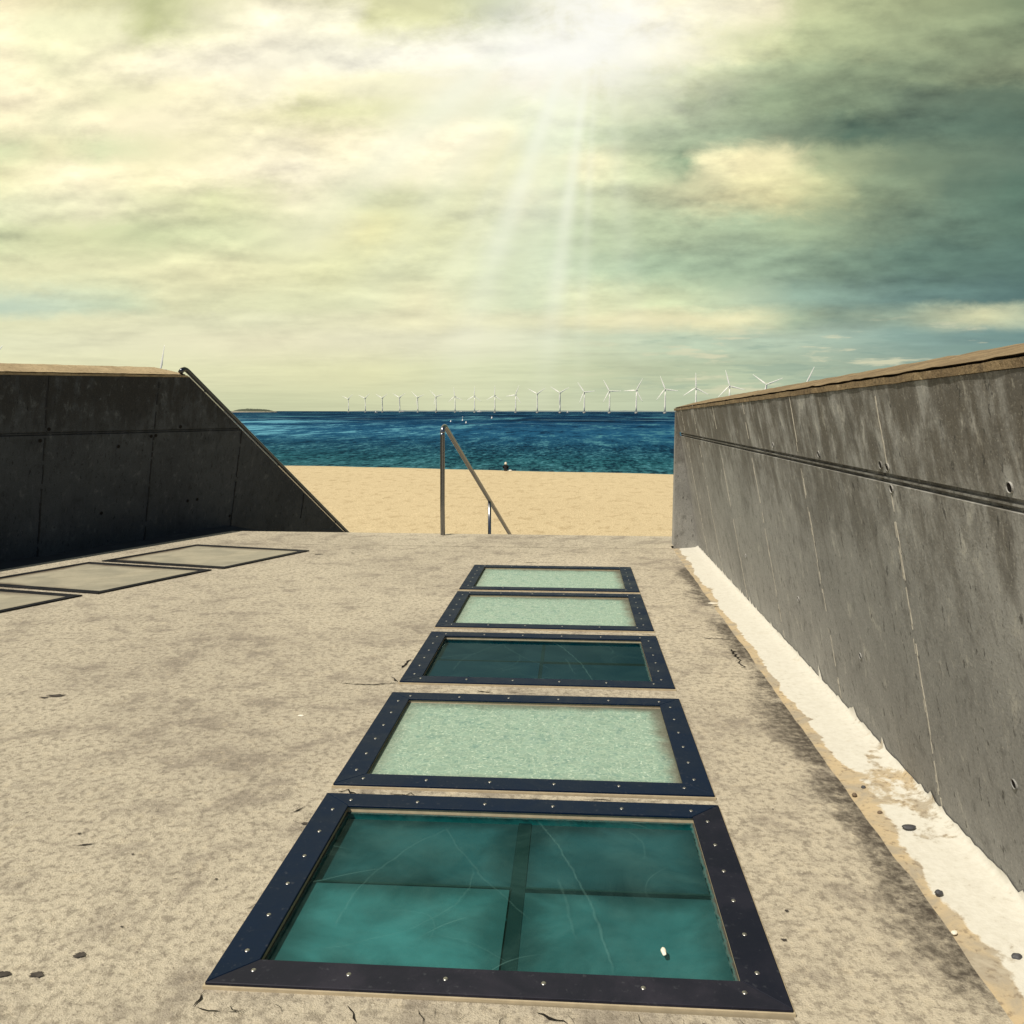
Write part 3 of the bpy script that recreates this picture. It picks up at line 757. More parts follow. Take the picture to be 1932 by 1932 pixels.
bm = profile_mesh(lprof, stl, lplace, lambda k: 0); cut(bm)
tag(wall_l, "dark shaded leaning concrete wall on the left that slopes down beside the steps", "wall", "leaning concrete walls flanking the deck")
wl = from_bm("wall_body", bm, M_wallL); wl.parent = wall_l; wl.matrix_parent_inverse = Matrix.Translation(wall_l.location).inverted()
def keep(o):
    o.parent = wall_l; o.matrix_parent_inverse = Matrix.Translation(wall_l.location).inverted(); return o
stc = [-13 + .06*i for i in range(300)]
keep(coping("coping", ltop, lplace, stc, lambda z: lf(z), M_capL, None, cut, 5))
bm = bmesh.new()
M_ljoint = simple("dark_joint", (.035, .036, .036), .9, spec=.1, var=.4, scale=30)
for s in (-4.8, -3.7, -2.6, -1.5, -.4, .70, 1.78, 2.89, 4.02):
    top = min(ltop(s)-.01, SL_Z - SL_K*(s-SL_S) - .03)
    fin(bm, lplace, s, -.1, top, lf, .020, miss=.05, out=.006)
keep(from_bm("board_joint", bm, M_ljoint))
for s, z in ((1.406, .875), (1.287, .266), (2.264, .285), (2.385, .289), (2.08, 1.045), (.66, .951), (.73, 1.045), (1.75, .96), (1.80, .965), (2.86, .06)):
    keep(tie_hole("tie_hole", lplace, s, z, lf, None, .014, mrim=M_ljoint))
# handrail fixed along the sloping end
def rail_l(u):   # u along the slope from the top corner
    c = math.cos(math.atan(SL_K)); s_ = math.sin(math.atan(SL_K))
    return lambda dn, up: Vector(lpt(SL_S + u*c + up*s_, 0, 0)) + Vector((LN.x*(lface(SL_Z - u*s_)+dn), LN.y*(lface(SL_Z - u*s_)+dn), SL_Z - u*s_ + up*c))
wr_ = empty("wall_handrail", rail_l(0)(0, .04))
tag(wr_, "steel tube handrail running down the sloping end of the left wall", "handrail")
def keep2(o, r_):
    o.parent = r_; o.matrix_parent_inverse = Matrix.Translation(r_.location).inverted(); return o
bm = bmesh.new()
tube(bm, [rail_l(-.05)(-.02, -.02), rail_l(-.045)(-.02, .015), rail_l(-.025)(-.02, .038), rail_l(.0)(-.02, .048), rail_l(.04)(-.02, .050)] + [rail_l(u)(-.02, .050) for u in (.5, 1.5, 3, 5, 7)], .024, 14)
keep2(from_bm("rail", bm, M_steel_dark, smooth=True), wr_)
for u in (.32, 1.75, 3.2, 4.6, 6.0):
    bm = bmesh.new(); tube(bm, [rail_l(u)(-.02, -.01), rail_l(u)(-.02, .04)], .010, 10); keep2(from_bm("bracket", bm, M_steel, smooth=True), wr_)
bm = bmesh.new()
q = [rail_l(u)(n, z) for u in (.05, 7) for n, z in ((.002, .002), (-.05, .002), (-.05, .007), (.002, .007))]
vv = [bm.verts.new(x) for x in q]
for f in ((0,1,5,4),(1,2,6,5),(2,3,7,6),(3,0,4,7),(3,2,1,0),(4,5,6,7)): bm.faces.new([vv[i] for i in f])
M_lit_edge = simple("painted_lit_edge", (.55, .52, .45), .5)  # pale strip painted as the sunlit concrete edge under the tube
keep2(from_bm("lit_edge_line", bm, M_lit_edge), wr_)

# ------------------------------------------------------------------ stair handrail
hr = empty("stair_handrail", (-1.262, 7.82, 0))
tag(hr, "bent stainless steel handrail standing alone at the head of the steps", "handrail")
HA = R(12); hd = Vector((math.sin(HA), math.cos(HA), -.62)).normalized()
p0 = Vector((-1.258, 7.82, 0))
bm = bmesh.new(); top = Vector((-1.252, 7.82, .995))
tube(bm, [p0-Vector((0, 0, .05)), p0+Vector((0, 0, .3)), top-Vector((0, 0, .02)), top], .0225, 20)
keep2(from_bm("post", bm, M_steel, smooth=True), hr)
bm = bmesh.new(); arc = []
rad = .058; h0 = Vector((hd.x, hd.y, 0)).normalized(); dip = math.atan2(-hd.z, Vector((hd.x, hd.y)).length)
tot = math.pi/2 + dip
cen = top + h0*rad
for k in range(15):
    a = math.pi - tot*k/14
    arc.append(cen + h0*rad*math.cos(a) + Vector((0, 0, 1))*rad*math.sin(a))
end = arc[-1]
tube(bm, arc + [end + hd*u for u in (.1, .8, 2, 3.5, 5.5)], .0225, 20)
keep2(from_bm("rail", bm, M_steel, smooth=True), hr)
for u in (1.62, 4.4):
    q = end + hd*u
    bm = bmesh.new(); tube(bm, [q - Vector((0, 0, 1.15)), q - Vector((0, 0, .5)), q], .019, 16)
    keep2(from_bm("baluster", bm, M_steel, smooth=True), hr)
bm = bmesh.new(); tube(bm, [p0+Vector((0, 0, .0005)), p0+Vector((0, 0, .004))], .036, 20)
keep2(from_bm("base_plate", bm, M_deck), hr)

# ------------------------------------------------------------------ skylights
def skylight(near_left, a, b, kind, label, group, w=(.088, .078), screws=True, worn=False, dark=False):
    """near_left corner, a = edge to the right, b = edge going away"""
    nl = Vector(near_left); a = Vector(a); b = Vector(b); la, lb = a.length, b.length
    ua, ub = a/la, b/lb
    o = empty("floor_skylight", (nl.x, nl.y, 0)); tag(o, label, "skylight", group)
    P = lambda i, j, z: (ua.x*i + ub.x*j, ua.y*i + ub.y*j, z)
    wa, wb = w
    frm = M_frame_black if dark else M_frame
    # bedding: pale mortar under the frame, 6 mm proud of it
    def ring(z0, z1, o0, i0, name, m):
        bm = bmesh.new()
        O = [(-o0, -o0), (la+o0, -o0), (la+o0, lb+o0), (-o0, lb+o0)]
        I = [(i0[0], i0[1]), (la-i0[0], i0[1]), (la-i0[0], lb-i0[1]), (i0[0], lb-i0[1])]
        for k in range(4):
            k2 = (k+1) % 4
            q = [O[k], O[k2], I[k2], I[k]]
            lo = [bm.verts.new(P(*p, z0)) for p in q]; hi = [bm.verts.new(P(*p, z1)) for p in q]
            bm.faces.new(hi)
            for e in range(4): bm.faces.new((lo[e], lo[(e+1) % 4], hi[(e+1) % 4], hi[e]))
        return from_bm(name, bm, m, o)
    zt = .014 if not dark else .010
    ring(-.03, zt-.007, .004 if not dark else -.004, (wa-.004, wb-.004), "mortar_bed", M_dirt if not dark else M_deck)
    # four mitred rails
    g = .0008
    corners_o = [(0, 0), (la, 0), (la, lb), (0, lb)]; corners_i = [(wa, wb), (la-wa, wb), (la-wa, lb-wb), (wa, lb-wb)]
    rails = []
    for k in range(4):
        k2 = (k+1) % 4; bm = bmesh.new()
        along = [(1, 0), (0, 1), (-1, 0), (0, -1)][k]
        sh = lambda p, sgn: (p[0] + along[0]*g*sgn, p[1] + along[1]*g*sgn)
        q = [sh(corners_o[k], 1), sh(corners_o[k2], -1), sh(corners_i[k2], -1), sh(corners_i[k], 1)]
        lo = [bm.verts.new(P(*p, zt-.0065)) for p in q]; hi = [bm.verts.new(P(*p, zt)) for p in q]
        bm.faces.new(lo[::-1]); bm.faces.new(hi)
        for e in range(4): bm.faces.new((lo[e], lo[(e+1) % 4], hi[(e+1) % 4], hi[e]))
        bmesh.ops.bevel(bm, geom=[e for e in bm.edges if all(v.co.z > zt-.001 for v in e.verts)], offset=.0012, segments=1, affect='EDGES')
        rl = from_bm("frame_rail", bm, M_frame_near if (worn and k == 0) else M_frame_worn if (worn and k == 1) else frm, o); rails.append(rl)  # near rail takes the colour with the painted sheen
        if screws:
            c0, c1 = corners_o[k], corners_o[k2]; i0, i1 = corners_i[k], corners_i[k2]
            m0 = ((c0[0]*.45+i0[0]*.55), (c0[1]*.45+i0[1]*.55)); m1 = ((c1[0]*.45+i1[0]*.55), (c1[1]*.45+i1[1]*.55))
            n = 6 if k % 2 == 0 else 6
            for j in range(n):
                f = .035 + .93*j/(n-1) if k % 2 == 0 else .08 + .84*j/(n-1)
                bm = bmesh.new(); c = Vector(P(m0[0]+(m1[0]-m0[0])*f, m0[1]+(m1[1]-m0[1])*f, zt))
                prev = None
                for rr_, dz in ((.0060, -.0005), (.0048, .0012), (.0028, .0016)):
                    rg = [bm.verts.new(c + Vector((rr_*math.cos(q_*math.pi/5), rr_*math.sin(q_*math.pi/5), dz))) for q_ in range(10)]
                    if prev:
                        for q_ in range(10): bm.faces.new((prev[q_], prev[(q_+1) % 10], rg[(q_+1) % 10], rg[q_]))
                    prev = rg
                bm.faces.new(prev)
                from_bm("screw", bm, M_screw, rl, smooth=True)
    # glass pane
    zg = {'frost': -.004, 'clear': -.008, 'dim': -.006, 'dusty': .005}[kind]
    i0 = (wa-.003, wb-.003)
    me_v = [P(i0[0], i0[1], zg), P(la-i0[0], i0[1], zg), P(la-i0[0], lb-i0[1], zg), P(i0[0], lb-i0[1], zg)]
    pm_ = {'frost': M_frost, 'clear': M_clear, 'dim': M_clear2, 'dusty': M_dusty}[kind]
    gp = from_py("glass_pane", me_v, [(0, 1, 2, 3)], pm_, o)
    uv = gp.data.uv_layers.new(name="UVMap")
    for li, c in zip(gp.data.polygons[0].loop_indices, ((0, 0), (1, 0), (1, 1), (0, 1))): uv.data[li].uv = c
    # inner bead round the pane: worn mortar on the far and right sides
    if not dark:
        D = .16
        bm = bmesh.new()
        Q = [(wa-.0035, wb-.0035), (la-wa+.0035, wb-.0035), (la-wa+.0035, lb-wb+.0035), (wa-.0035, lb-wb+.0035)]
        lo = [bm.verts.new(P(*p, -D)) for p in Q]; hi = [bm.verts.new(P(*p, zg-.002)) for p in Q]
        bm.faces.new(lo)
        for e in range(4): bm.faces.new((lo[e], hi[e], hi[(e+1) % 4], lo[(e+1) % 4]))
        from_bm("light_box", bm, M_pit2, o)
        if kind in ('clear', 'dim'):
            def slab(name, i0_, i1_, j0_, j1_, z0, z1, m):
                bm = bmesh.new(); q = [(i0_, j0_), (i1_, j0_), (i1_, j1_), (i0_, j1_)]
                lo = [bm.verts.new(P(*p, z0)) for p in q]; hi = [bm.verts.new(P(*p, z1)) for p in q]
                bm.faces.new(lo[::-1]); bm.faces.new(hi)
                for e in range(4): bm.faces.new((lo[e], lo[(e+1) % 4], hi[(e+1) % 4], hi[e]))
                ob = from_bm(name, bm, m, o)
                uvl = ob.data.uv_layers.new(name="UVMap")
                for lp in ob.data.loops:
                    co = ob.data.vertices[lp.vertex_index].co
                    aa = co.x*ua.x + co.y*ua.y; bb = co.x*ub.x + co.y*ub.y
                    uvl.data[lp.index].uv = ((aa-i0_)/(i1_-i0_), (bb-j0_)/(j1_-j0_))
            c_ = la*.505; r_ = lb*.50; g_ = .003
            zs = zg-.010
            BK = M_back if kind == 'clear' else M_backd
            # toned sheets under the glass paint the quarters' shade; far and right pairs lower
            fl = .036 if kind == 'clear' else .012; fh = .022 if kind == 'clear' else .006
            slab("shade_tone_panel", wa+g_, c_-.004, wb+g_, r_-.005, zs-.006, zs, BK[0])
            slab("shade_tone_panel", c_+fl, la-wa-g_, wb+g_, r_-.005, zs-.012, zs-.006, BK[1])
            slab("shade_tone_panel", wa+g_, c_-.004, r_+fh, lb-wb-g_, zs-.016, zs-.010, BK[2])
            slab("shade_tone_panel", c_+fl, la-wa-g_, r_+fh, lb-wb-g_, zs-.016, zs-.010, BK[3])
            slab("support_bar", c_-.003, c_+fl-.001, wb, lb-wb, zs-.05, zs-.007, M_bar_shade)  # vertical bar widened by a dark strip painted as shade
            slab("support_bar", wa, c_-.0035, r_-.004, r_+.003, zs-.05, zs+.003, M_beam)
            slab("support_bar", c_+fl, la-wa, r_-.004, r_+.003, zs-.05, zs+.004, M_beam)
    return o
GR = "steel framed skylights in a row along the right wall"
LAB = ["nearest floor skylight, clear dark teal glass over two crossing bars, in a dark frame",
       "second nearest floor skylight, large pale green frosted glass with cracked texture",
       "middle floor skylight of the row, dark teal glass in a blue frame",
       "pale green frosted floor skylight just beyond the dark middle one",
       "farthest and smallest looking pale green frosted floor skylight near the steps"]
for (y0, y1), kd, lb_, i in zip(ROW, ('clear', 'frost', 'dim', 'frost', 'frost'), LAB, range(5)):
    tilt = .012 if i < 2 else .004
    skylight((HX0, y0), (HX1-HX0, tilt), (0.0, y1-y0), kd, lb_, GR, worn=(i == 0))
GL = "black framed skylights along the left wall"
a_ = Vector((1.108, -.228)); b_ = Vector((.392, .845)); base = Vector((-3.757, 6.197))
for i, lb_ in enumerate(("black framed sand dusted floor skylight nearest the steps on the left", "black framed sand dusted floor skylight, middle one of the left row", "black framed sand dusted floor skylight cut by the left picture edge")):
    skylight(base + Vector((-.460, -.905))*i, a_, b_, 'dusty', lb_, GL, w=(.050, .056), screws=False, dark=True)

# ------------------------------------------------------------------ loose stones and shells
M_stone = simple("dark_stone", (.050, .050, .055), .6, var=.4, scale=60); M_shell = simple("pale_shell", (.75, .70, .58), .6, var=.2, scale=60)
M_stone2 = simple("brown_stone", (.14, .10, .065), .8, var=.4, scale=60)
def stone(px, py, sx, sy_, sz, rot, m, label, z=0.0, name="pebble", cat="pebble"):
    bm = bmesh.new(); bmesh.ops.create_icosphere(bm, subdivisions=3, radius=1)
    sd_ = random.random()*50
    for v in bm.verts:
        k = 1 + .28*mnoise.noise(v.co*1.3 + Vector((sd_, 0, 0)))
        v.co = Vector((v.co.x*sx*k, v.co.y*sy_*k, v.co.z*sz*k + sz*.75))
    o = from_bm(name, bm, m, smooth=True); p = on_level(px, py, z); o.location = p; o.rotation_euler = (0, 0, rot)
    return tag(o, label, cat, "loose pebbles and shells on the deck")
stone(1715, 1563, .022, .011, .006, .15, M_stone, "large flat dark pebble lying on the white gutter strip", -.012)
stone(1771, 1688, .012, .008, .007, .3, M_stone, "dark chunky pebble lower down the white gutter strip", -.016)
stone(1629, 1488, .007, .006, .006, .2, M_stone, "small black pebble at the gutter's deck side edge, beyond the large flat pebble", -.02)
stone(1612, 1502, .009, .007, .006, .6, M_stone2, "brown pebble in the worn gutter edge beside the second skylight", -.02)
stone(1918, 1810, .012, .009, .008, .1, M_stone, "dark pebble in the sandy gutter edge at the bottom right corner", -.02)
stone(1660, 1535, .008, .006, .005, .1, M_stone2, "brown pebble in the worn gutter edge left of the large flat pebble", -.02)
stone(1800, 1762, .010, .006, .004, .9, M_shell, "pale shell fragment in the sandy gutter edge", -.02, "shell", "shell")
stone(1252, 1797, .006, .013, .004, .15, M_shell, "white shell fragment lying on the nearest dark glass pane", -.0075, "shell", "shell")
stone(568, 1351, .012, .006, .003, 0, M_shell, "white shell chip on bare deck left of the frosted second skylight", .0, "shell", "shell")
stone(1345, 1139, .030, .010, .004, 0, M_shell, "white chip on the deck between the frosted skylights and the right gutter", .0, "shell", "shell")

# ------------------------------------------------------------------ person sitting at the water's edge
M_cloth = simple("black_jacket", (.012, .012, .014), .85, spec=.2); M_skin = simple("skin", (.50, .32, .22), .6); M_hair = simple("pale_hood", (.62, .56, .45), .8)
M_jean = simple("dark_trousers", (.02, .024, .035), .85)
pp = Vector((-6.19, 75.2, 0)); pp.z = sand_z(pp.x, pp.y)
per = empty("person", pp); tag(per, "person in a black hooded jacket sitting on the sand facing the sea", "person")
def skin_body(name, verts, edges, rads, root, mats, parent, assign):
    me = bpy.data.meshes.new(name); me.from_pydata(verts, edges, []); o = link_mesh(name, me)
    m = o.modifiers.new("skin", 'SKIN'); s = o.modifiers.new("sub", 'SUBSURF'); s.levels = 2; s.render_levels = 2
    for i, r_ in enumerate(rads):
        me.skin_vertices[0].data[i].radius = (r_, r_*.9); me.skin_vertices[0].data[i].use_root = (i == root)
    dg = bpy.context.evaluated_depsgraph_get(); dg.update()
    nm = bpy.data.meshes.new_from_object(o.evaluated_get(dg)); bpy.data.objects.remove(o)
    nm.materials.clear()
    for q in mats: nm.materials.append(q)
    for p in nm.polygons: p.material_index = assign(p.center); p.use_smooth = True
    return link_mesh(name, nm, parent)
pv_ = [(0,0,.11), (0,.02,.28), (0,.05,.44), (0,.07,.54), (0,.085,.60), (0,.11,.70), (0,.115,.77),
      (-.09,.0,.10), (-.13,.24,.40), (-.12,.38,.10), (-.12,.50,.05), (.09,.0,.10), (.13,.24,.40), (.12,.38,.10), (.12,.50,.05),
      (-.19,.07,.50), (-.25,.12,.28), (-.12,.34,.34), (-.05,.38,.33), (.19,.07,.50), (.25,.12,.28), (.12,.34,.34), (.05,.38,.33)]
pe_ = [(0,1),(1,2),(2,3),(3,4),(4,5),(5,6),(0,7),(7,8),(8,9),(9,10),(0,11),(11,12),(12,13),(13,14),(3,15),(15,16),(16,17),(17,18),(3,19),(19,20),(20,21),(21,22)]
pr_ = [.16,.15,.15,.10,.06,.095,.075, .11,.075,.055,.045,.11,.075,.055,.045, .075,.058,.045,.04,.075,.058,.045,.04]
skin_body("body", pv_, pe_, pr_, 0, [M_cloth, M_skin, M_jean], per, lambda c: 1 if (c.z > .6 or (c.y > .335 and .28 < c.z < .40 and abs(c.x) < .13)) else (2 if (c.z < .16 or c.y > .2) else 0))
bm = bmesh.new(); bmesh.ops.create_uvsphere(bm, u_segments=18, v_segments=12, radius=1)
for v in bm.verts:
    q = v.co.copy(); v.co = Vector((q.x*.115, q.y*.115 - .01*(q.z < 0), q.z*.135))
    if q.z < -.2: v.co.x *= 1.12; v.co.y = v.co.y*1.1 - .02
bmesh.ops.delete(bm, geom=[v for v in bm.verts if v.co.y > .075 and v.co.z < .08], context='VERTS')
hd_ = from_bm("hair", bm, M_hair, per, smooth=True); hd_.location = (0, .10, .715)
bg = bmesh.new(); bmesh.ops.create_icosphere(bg, subdivisions=3, radius=1)
for v in bg.verts: v.co = Vector((v.co.x*.16, v.co.y*.09, v.co.z*.08*(1+.3*mnoise.noise(v.co*2)) + .06))
o = from_bm("bag", bg, simple("white_bag", (.7, .68, .6), .8), smooth=True); o.location = pp + Vector((.42, .02, 0)); tag(o, "small white bag on the sand beside the sitting person", "bag")

# ------------------------------------------------------------------ wind turbines
M_turb = simple("white_turbine_paint", (.80, .78, .70), .5, var=.03); M_found = simple("grey_foundation", (.42, .41, .37), .8)
def mesh_tower():
    bm = bmesh.new(); tube(bm, [(0, 0, 3), (0, 0, 20), (0, 0, 45), (0, 0, 62.5)], [2.3, 2.05, 1.6, 1.25], 18); return bm
def mesh_found():
    bm = bmesh.new(); tube(bm, [(0, 0, -6), (0, 0, .5), (0, 0, 2.2), (0, 0, 3.2)], [3.6, 3.6, 4.6, 4.6], 18); return bm
def mesh_nac():
    bm = bmesh.new(); tube(bm, [(0, -2.6, 64), (0, -2.0, 64), (0, 2, 64.2), (0, 7, 64.3), (0, 8, 64.3)], [1.0, 1.6, 1.75, 1.6, 1.0], 12); return bm
def mesh_hub():
    bm = bmesh.new(); tube(bm, [(0, -5.2, 0), (0, -4.8, 0), (0, -3.9, 0), (0, -2.6, 0)], [.15, .8, 1.35, 1.4], 14); return bm
def mesh_blade():
    bm = bmesh.new(); rings = []
    for r_, ch, th, tw in ((.8, 1.5, 1.3, 0), (3, 1.7, 1.1, .5), (8, 3.1, .75, .30), (16, 2.5, .5, .16), (26, 1.7, .3, .08), (34, 1.05, .16, .03), (37.2, .3, .06, 0)):
        ring = []
        for k in range(10):
            a = 2*math.pi*k/10; x = ch*.58*math.cos(a) + ch*.12; y_ = th*.5*math.sin(a)
            ring.append(bm.verts.new((x*math.cos(tw)-y_*math.sin(tw), -3.6 + x*math.sin(tw)+y_*math.cos(tw), r_)))
        rings.append(ring)
    for a, b2 in zip(rings, rings[1:]):
        for k in range(10): bm.faces.new((a[k], a[(k+1) % 10], b2[(k+1) % 10], b2[k]))
    bm.faces.new(rings[0]); bm.faces.new(rings[-1]); return bm
tproto = empty("wind_turbine", (0, 0, 0))
from_bm("tower", mesh_tower(), M_turb, tproto, True); from_bm("foundation", mesh_found(), M_found, tproto, True)
from_bm("nacelle", mesh_nac(), M_turb, tproto, True)
hb = from_bm("rotor_hub", mesh_hub(), M_turb, tproto, True); hb.location = (0, 0, 64)
bl0 = from_bm("blade", mesh_blade(), M_turb, hb, True)
for k in (1, 2):
    c = bl0.copy(); COL.objects.link(c); c.parent = hb; c.rotation_euler = (0, k*2*math.pi/3, 0)
def copy_tree(o, parent=None):
    c = o.copy(); COL.objects.link(c); c.parent = parent
    for ch in [q for q in bpy.data.objects if q.parent == o and q != c]: copy_tree(ch, c)
    return c
z4 = lambda x, y: (1050 + x/3.22, 1170 + y/3.22)
z5 = lambda x, y: (1650 + x/3.22, 1150 + y/3.22)
z6 = lambda x, y: (2150 + x/3.22, 1050 + y/3.22)
ident = lambda x, y: (x, y)
# hub, one blade tip (pixels of the 3200 photograph)
TB = [(z4, 124,247, 90,230), (z4, 293,240, 228,207), (z4, 465,238, 430,215), (z4, 640,233, 573,190), (z4, 822,232, 780,190), (z4, 1007,225, 948,158),
      (z4, 1197,223, 1187,128), (z4, 1394,218, 1397,160), (z4, 1598,213, 1603,108), (z4, 1808,207, 1845,110), (z5, 94,260, 10,213), (z5, 323,250, 232,190),
      (z5, 568,243, 507,153), (z5, 822,232, 765,130), (z5, 1092,226, 1153,108), (z5, 1382,213, 1333,88), (z5, 1692,200, 1688,85), (z6, 420,503, 383,370),
      (z6, 790,490, 687,410), (z6, 1190,478, 1260,315), (ident, 507,1157, 522,1083.6), (ident, -28,1136, 25,1068)]
ORD = ["first", "second", "third", "fourth", "fifth", "sixth", "seventh", "eighth", "ninth", "tenth", "eleventh", "twelfth", "thirteenth", "fourteenth", "fifteenth", "sixteenth"]
def tlabel(i):
    if i < 16: return "%s white turbine from the left among those standing clear on the horizon" % ORD[i]
    return ["white turbine whose tower foot is just hidden behind the far end of the right wall",
            "white turbine second along behind the right wall, hub still above the coping",
            "white turbine third along behind the right wall, only a V of blades and hub showing",
            "white turbine farthest right, only one blade tip above the right wall",
            "white turbine behind the left wall near its sloping end, one upright blade showing",
            "white turbine at the left picture edge, one slanting blade tip above the left wall"][i-16]
for i, (f, hx, hy, tx, ty) in enumerate(TB):
    h_ = f(hx, hy); tp = f(tx, ty)
    d = ray(h_[0], h_[1], 3200.0); hl = math.hypot(d.x, d.y)
    tan = d.z/hl; dist = (64 + SEA_Z - EYE)/tan if tan > 0 else 4000
    pos = Vector((d.x/hl*dist, d.y/hl*dist, SEA_Z))
    o = tproto if i == 0 else copy_tree(tproto)
    o.location = pos
    face = -math.atan2(d.x, d.y)
    o.rotation_euler = (0, 0, R(-20))          # all rotors face the same wind
    hubo = [q for q in bpy.data.objects if q.parent == o and q.name.startswith("rotor_hub")][0]
    fs_ = max(.5, math.cos(R(20) - math.atan2(d.x, d.y)))
    hubo.rotation_euler = (0, math.atan2((tp[0]-h_[0])/fs_, -(tp[1]-h_[1])), 0)
    tag(o, tlabel(i), "wind turbine", "offshore wind turbines")

# ------------------------------------------------------------------ far coast, island, ships, buoys
def at_dist(px, py, dist, z=SEA_Z):
    d = ray(px, py, 3200.0); hl = math.hypot(d.x, d.y)
    return Vector((d.x/hl*dist, d.y/hl*dist, z))
M_coast = simple("haze_toned_coast", (.17, .21, .20), .9, var=.3, scale=.004)  # distance haze put into the coast's bluish grey
vs = []; fs = []
N = 160
for k in range(N+1):
    px = 1080 + (2420-1080)*k/N; e = min(1, k/18, (N-k)/10)
    h_ = 26*max(0, e)**.5*(.75 + .45*mnoise.noise(Vector((k*.09, 3, 0))) + .2*mnoise.noise(Vector((k*.4, 7, 0))))
    a = at_dist(px, 1285, 13000); b2 = at_dist(px, 1285, 13500); c = at_dist(px, 1285, 15500)
    vs.extend([(a.x, a.y, SEA_Z-2), (a.x, a.y, SEA_Z+1+h_*.25), (b2.x, b2.y, SEA_Z+h_), (c.x, c.y, SEA_Z+h_*.9), (c.x, c.y, SEA_Z-2)])
for k in range(N):
    for j in range(4): fs.append((k*5+j, k*5+j+1, k*5+j+6, k*5+j+5))
tag(from_py("far_coast", vs, fs, M_coast, smooth=True), "low pale coast along the horizon behind the turbines", "coast", kind='structure')
# island
M_isl = simple("island_scrub", (.055, .065, .04), .95, var=.5, scale=.15); M_rock = simple("island_rock", (.30, .27, .20), .9, var=.3, scale=.1)
ic = at_dist(793, 1285, 3600); fx = Vector((ic.y, -ic.x, 0)).normalized(); fy = Vector((ic.x, ic.y, 0)).normalized()
isl = empty("small_island", ic); tag(isl, "low scrub covered island with a rock rim on the left horizon", "island", kind='structure')
vs = []; fs = []; NI, NJ = 64, 14
for j in range(NJ+1):
    r_ = j/NJ
    for k in range(NI):
        a = 2*math.pi*k/NI
        x = 88*r_*math.cos(a); y_ = 60*r_*math.sin(a)
        zz = 13*(1-r_**5)**.8*(.62 + .25*math.cos((x+15)/55)) + 3.2*mnoise.noise(Vector((x*.11, y_*.11, 1)))*(1-r_**3) + 1.6*mnoise.noise(Vector((x*.4, y_*.4, 4)))*(1-r_**3)
        p = fx*x + fy*y_; vs.append((p.x, p.y, zz + 2.0))
for j in range(NJ):
    for k in range(NI): fs.append((j*NI+k, j*NI+(k+1) % NI, (j+1)*NI+(k+1) % NI, (j+1)*NI+k))
from_py("scrub_cover", vs, fs, M_isl, isl)
bm = bmesh.new(); n = 64; rings = []
for r_, zz in ((96, -2), (94, 2.2), (90, 3.6), (84, 3.8)):
    rings.append([bm.verts.new(fx*(r_*math.cos(2*math.pi*k/n)*(1+.04*mnoise.noise(Vector((k*.5, r_, 0))))) + fy*(r_*.68*math.sin(2*math.pi*k/n)) + Vector((0, 0, zz + .8*mnoise.noise(Vector((k*.9, r_, 2)))))) for k in range(n)])
for a, b2 in zip(rings, rings[1:]):
    for k in range(n): bm.faces.new((a[k], a[(k+1) % n], b2[(k+1) % n], b2[k]))
from_bm("rock_rim", bm, M_rock, isl)
# ships
M_hull = simple("white_hull", (.70, .68, .62), .5); M_dark = simple("ship_dark", (.10, .11, .13), .6)
def ship(px, dist, scale, label, turn):
    p = at_dist(px, 1285, dist); o = empty("ferry", p, -math.atan2(p.x, p.y) + turn); tag(o, label, "ship", "ships on the horizon")
    bm = bmesh.new(); rings = []
    for x, hw, zb in ((-16, 3.2, 0), (-14, 4, -1), (8, 4, -1), (14, 2.2, -.6), (17.5, .2, .6)):
        rings.append([bm.verts.new((x*scale, y_*scale, z_*scale)) for y_, z_ in ((-hw, 4), (-hw*.8, zb), (hw*.8, zb), (hw, 4))])
    for a, b2 in zip(rings, rings[1:]):
        for k in range(4): bm.faces.new((a[k], a[(k+1) % 4], b2[(k+1) % 4], b2[k]))
    bm.faces.new(rings[0]); bm.faces.new(rings[-1][::-1]); from_bm("hull", bm, M_hull, o)
    bm = bmesh.new(); box(bm, (-13*scale, -3.2*scale, 4.0*scale), (7*scale, 3.2*scale, 7.5*scale)); box(bm, (-8*scale, -2.6*scale, 7.52*scale), (5*scale, 2.6*scale, 10.5*scale)); from_bm("superstructure", bm, M_hull, o)
    bm = bmesh.new(); box(bm, (-7*scale, -1*scale, 10.52*scale), (-4.6*scale, 1*scale, 14*scale)); from_bm("funnel", bm, M_dark, o)
    bm = bmesh.new(); tube(bm, [(3*scale, 0, 10.5*scale), (3*scale, 0, 16*scale)], .25*scale, 6); from_bm("mast", bm, M_hull, o)
ship(1258, 6500, 1.15, "white ship on the horizon just right of the fourth turbine", R(8))
ship(1498, 7000, 1.2, "white ship on the horizon just right of the eighth turbine", R(-6))
ship(1440, 9000, .9, "tiny pale ship on the horizon just right of the seventh turbine", R(180))
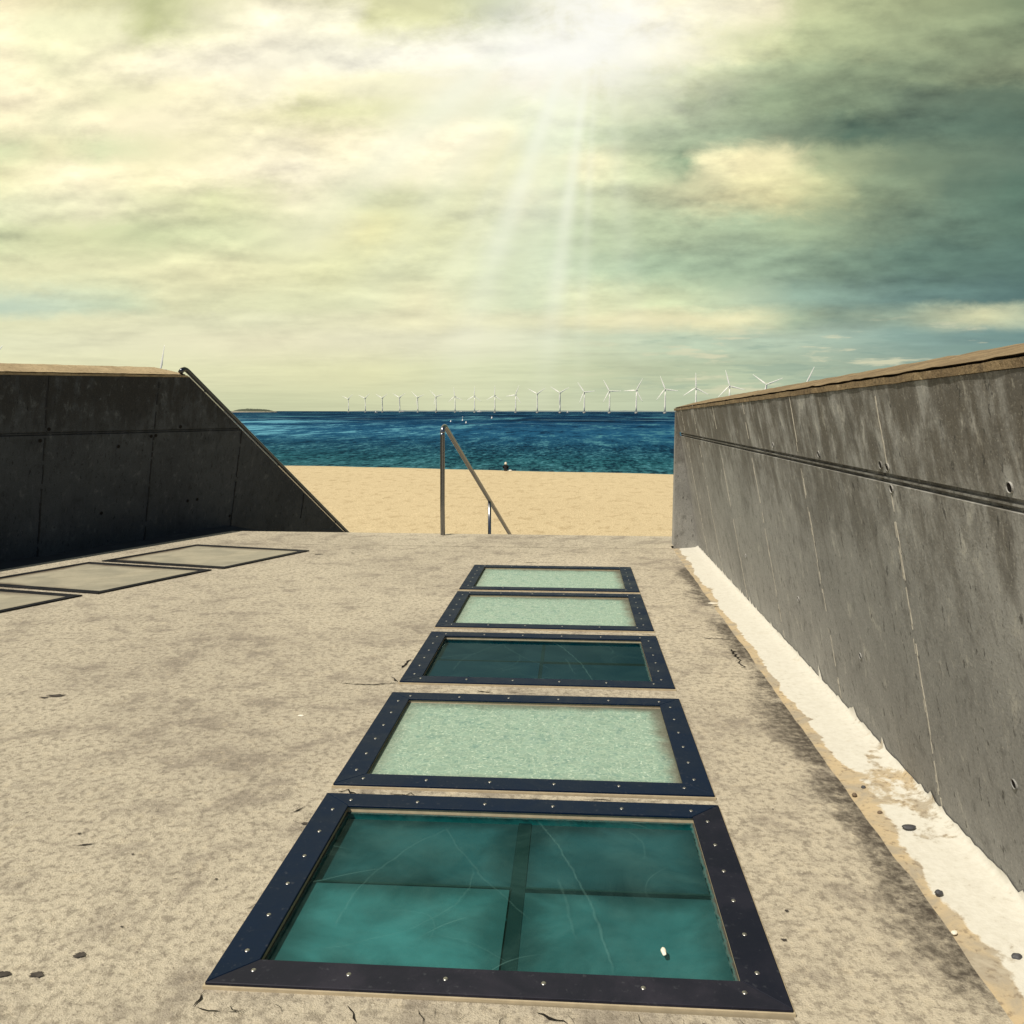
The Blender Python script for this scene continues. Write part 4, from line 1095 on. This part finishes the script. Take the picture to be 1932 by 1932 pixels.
def sail(px, py, label):
    d = ray(px, py, 3200.0); tt = (SEA_Z-EYE)/min(d.z, -.0008); p = Vector((d.x*tt, d.y*tt, SEA_Z))
    o = empty("sailing_boat", p); tag(o, label, "sailboat", "small sailing boats")
    bm = bmesh.new(); rings = []
    for x, hw in ((-4, 1.0), (-1, 1.5), (2, 1.2), (5, .1)): rings.append([bm.verts.new((x, y_, z_)) for y_, z_ in ((-hw, 1.1), (-hw*.6, -.3), (hw*.6, -.3), (hw, 1.1))])
    for a, b2 in zip(rings, rings[1:]):
        for k in range(4): bm.faces.new((a[k], a[(k+1) % 4], b2[(k+1) % 4], b2[k]))
    bm.faces.new(rings[0]); bm.faces.new(rings[-1][::-1]); from_bm("hull", bm, M_hull, o)
    bm = bmesh.new(); tube(bm, [(.6, 0, 1), (.6, 0, 12)], .09, 8); from_bm("mast", bm, M_dark, o)
    bm = bmesh.new()
    q = [bm.verts.new(x) for x in ((.45, -.03, 2), (.45, -.03, 11.6), (-3.8, -.03, 2.1), (.45, .03, 2), (.45, .03, 11.6), (-3.8, .03, 2.1))]
    for f in ((0,1,2),(3,5,4),(0,3,4,1),(1,4,5,2),(2,5,3,0)): bm.faces.new([q[k] for k in f])
    from_bm("sail", bm, M_hull, o)
sail(1774, 1290.5, "tiny white sailing boat just below the horizon right of the twelfth turbine")
sail(1175, 1290, "tiny white sailing boat just below the horizon left of the fourth turbine")
M_buoy = simple("white_buoy", (.82, .80, .74), .5)
def buoy(px, py, h_, r_, label):
    p = on_level(px, py, SEA_Z, 3200.0); o = empty("buoy", p); tag(o, label, "buoy", "white buoys off the beach")
    bm = bmesh.new(); tube(bm, [(0, 0, -.4), (0, 0, 0), (0, 0, r_*.9), (0, 0, r_*1.7), (0, 0, r_*2)], [r_*.5, r_, r_*1.05, r_*.7, r_*.2], 14); from_bm("float", bm, M_buoy, o, True)
    bm = bmesh.new(); tube(bm, [(0, 0, r_*1.9), (0, 0, h_)], r_*.16, 8); box(bm, (-r_*.4, -r_*.1, h_-r_*.6), (r_*.4, r_*.1, h_)); from_bm("topmark", bm, M_buoy, o)
buoy(1408.6, 1318.5, 1.0, .36, "white buoy farthest left of the group off the beach")
buoy(1445.6, 1315, 2.6, .42, "white buoy with a tall top mark, second from the left")
buoy(1456.6, 1322.5, 1.0, .34, "white buoy nearest the beach, above the bent handrail")
buoy(1537, 1308, 1.9, .55, "white buoy apart from the others, farthest right")
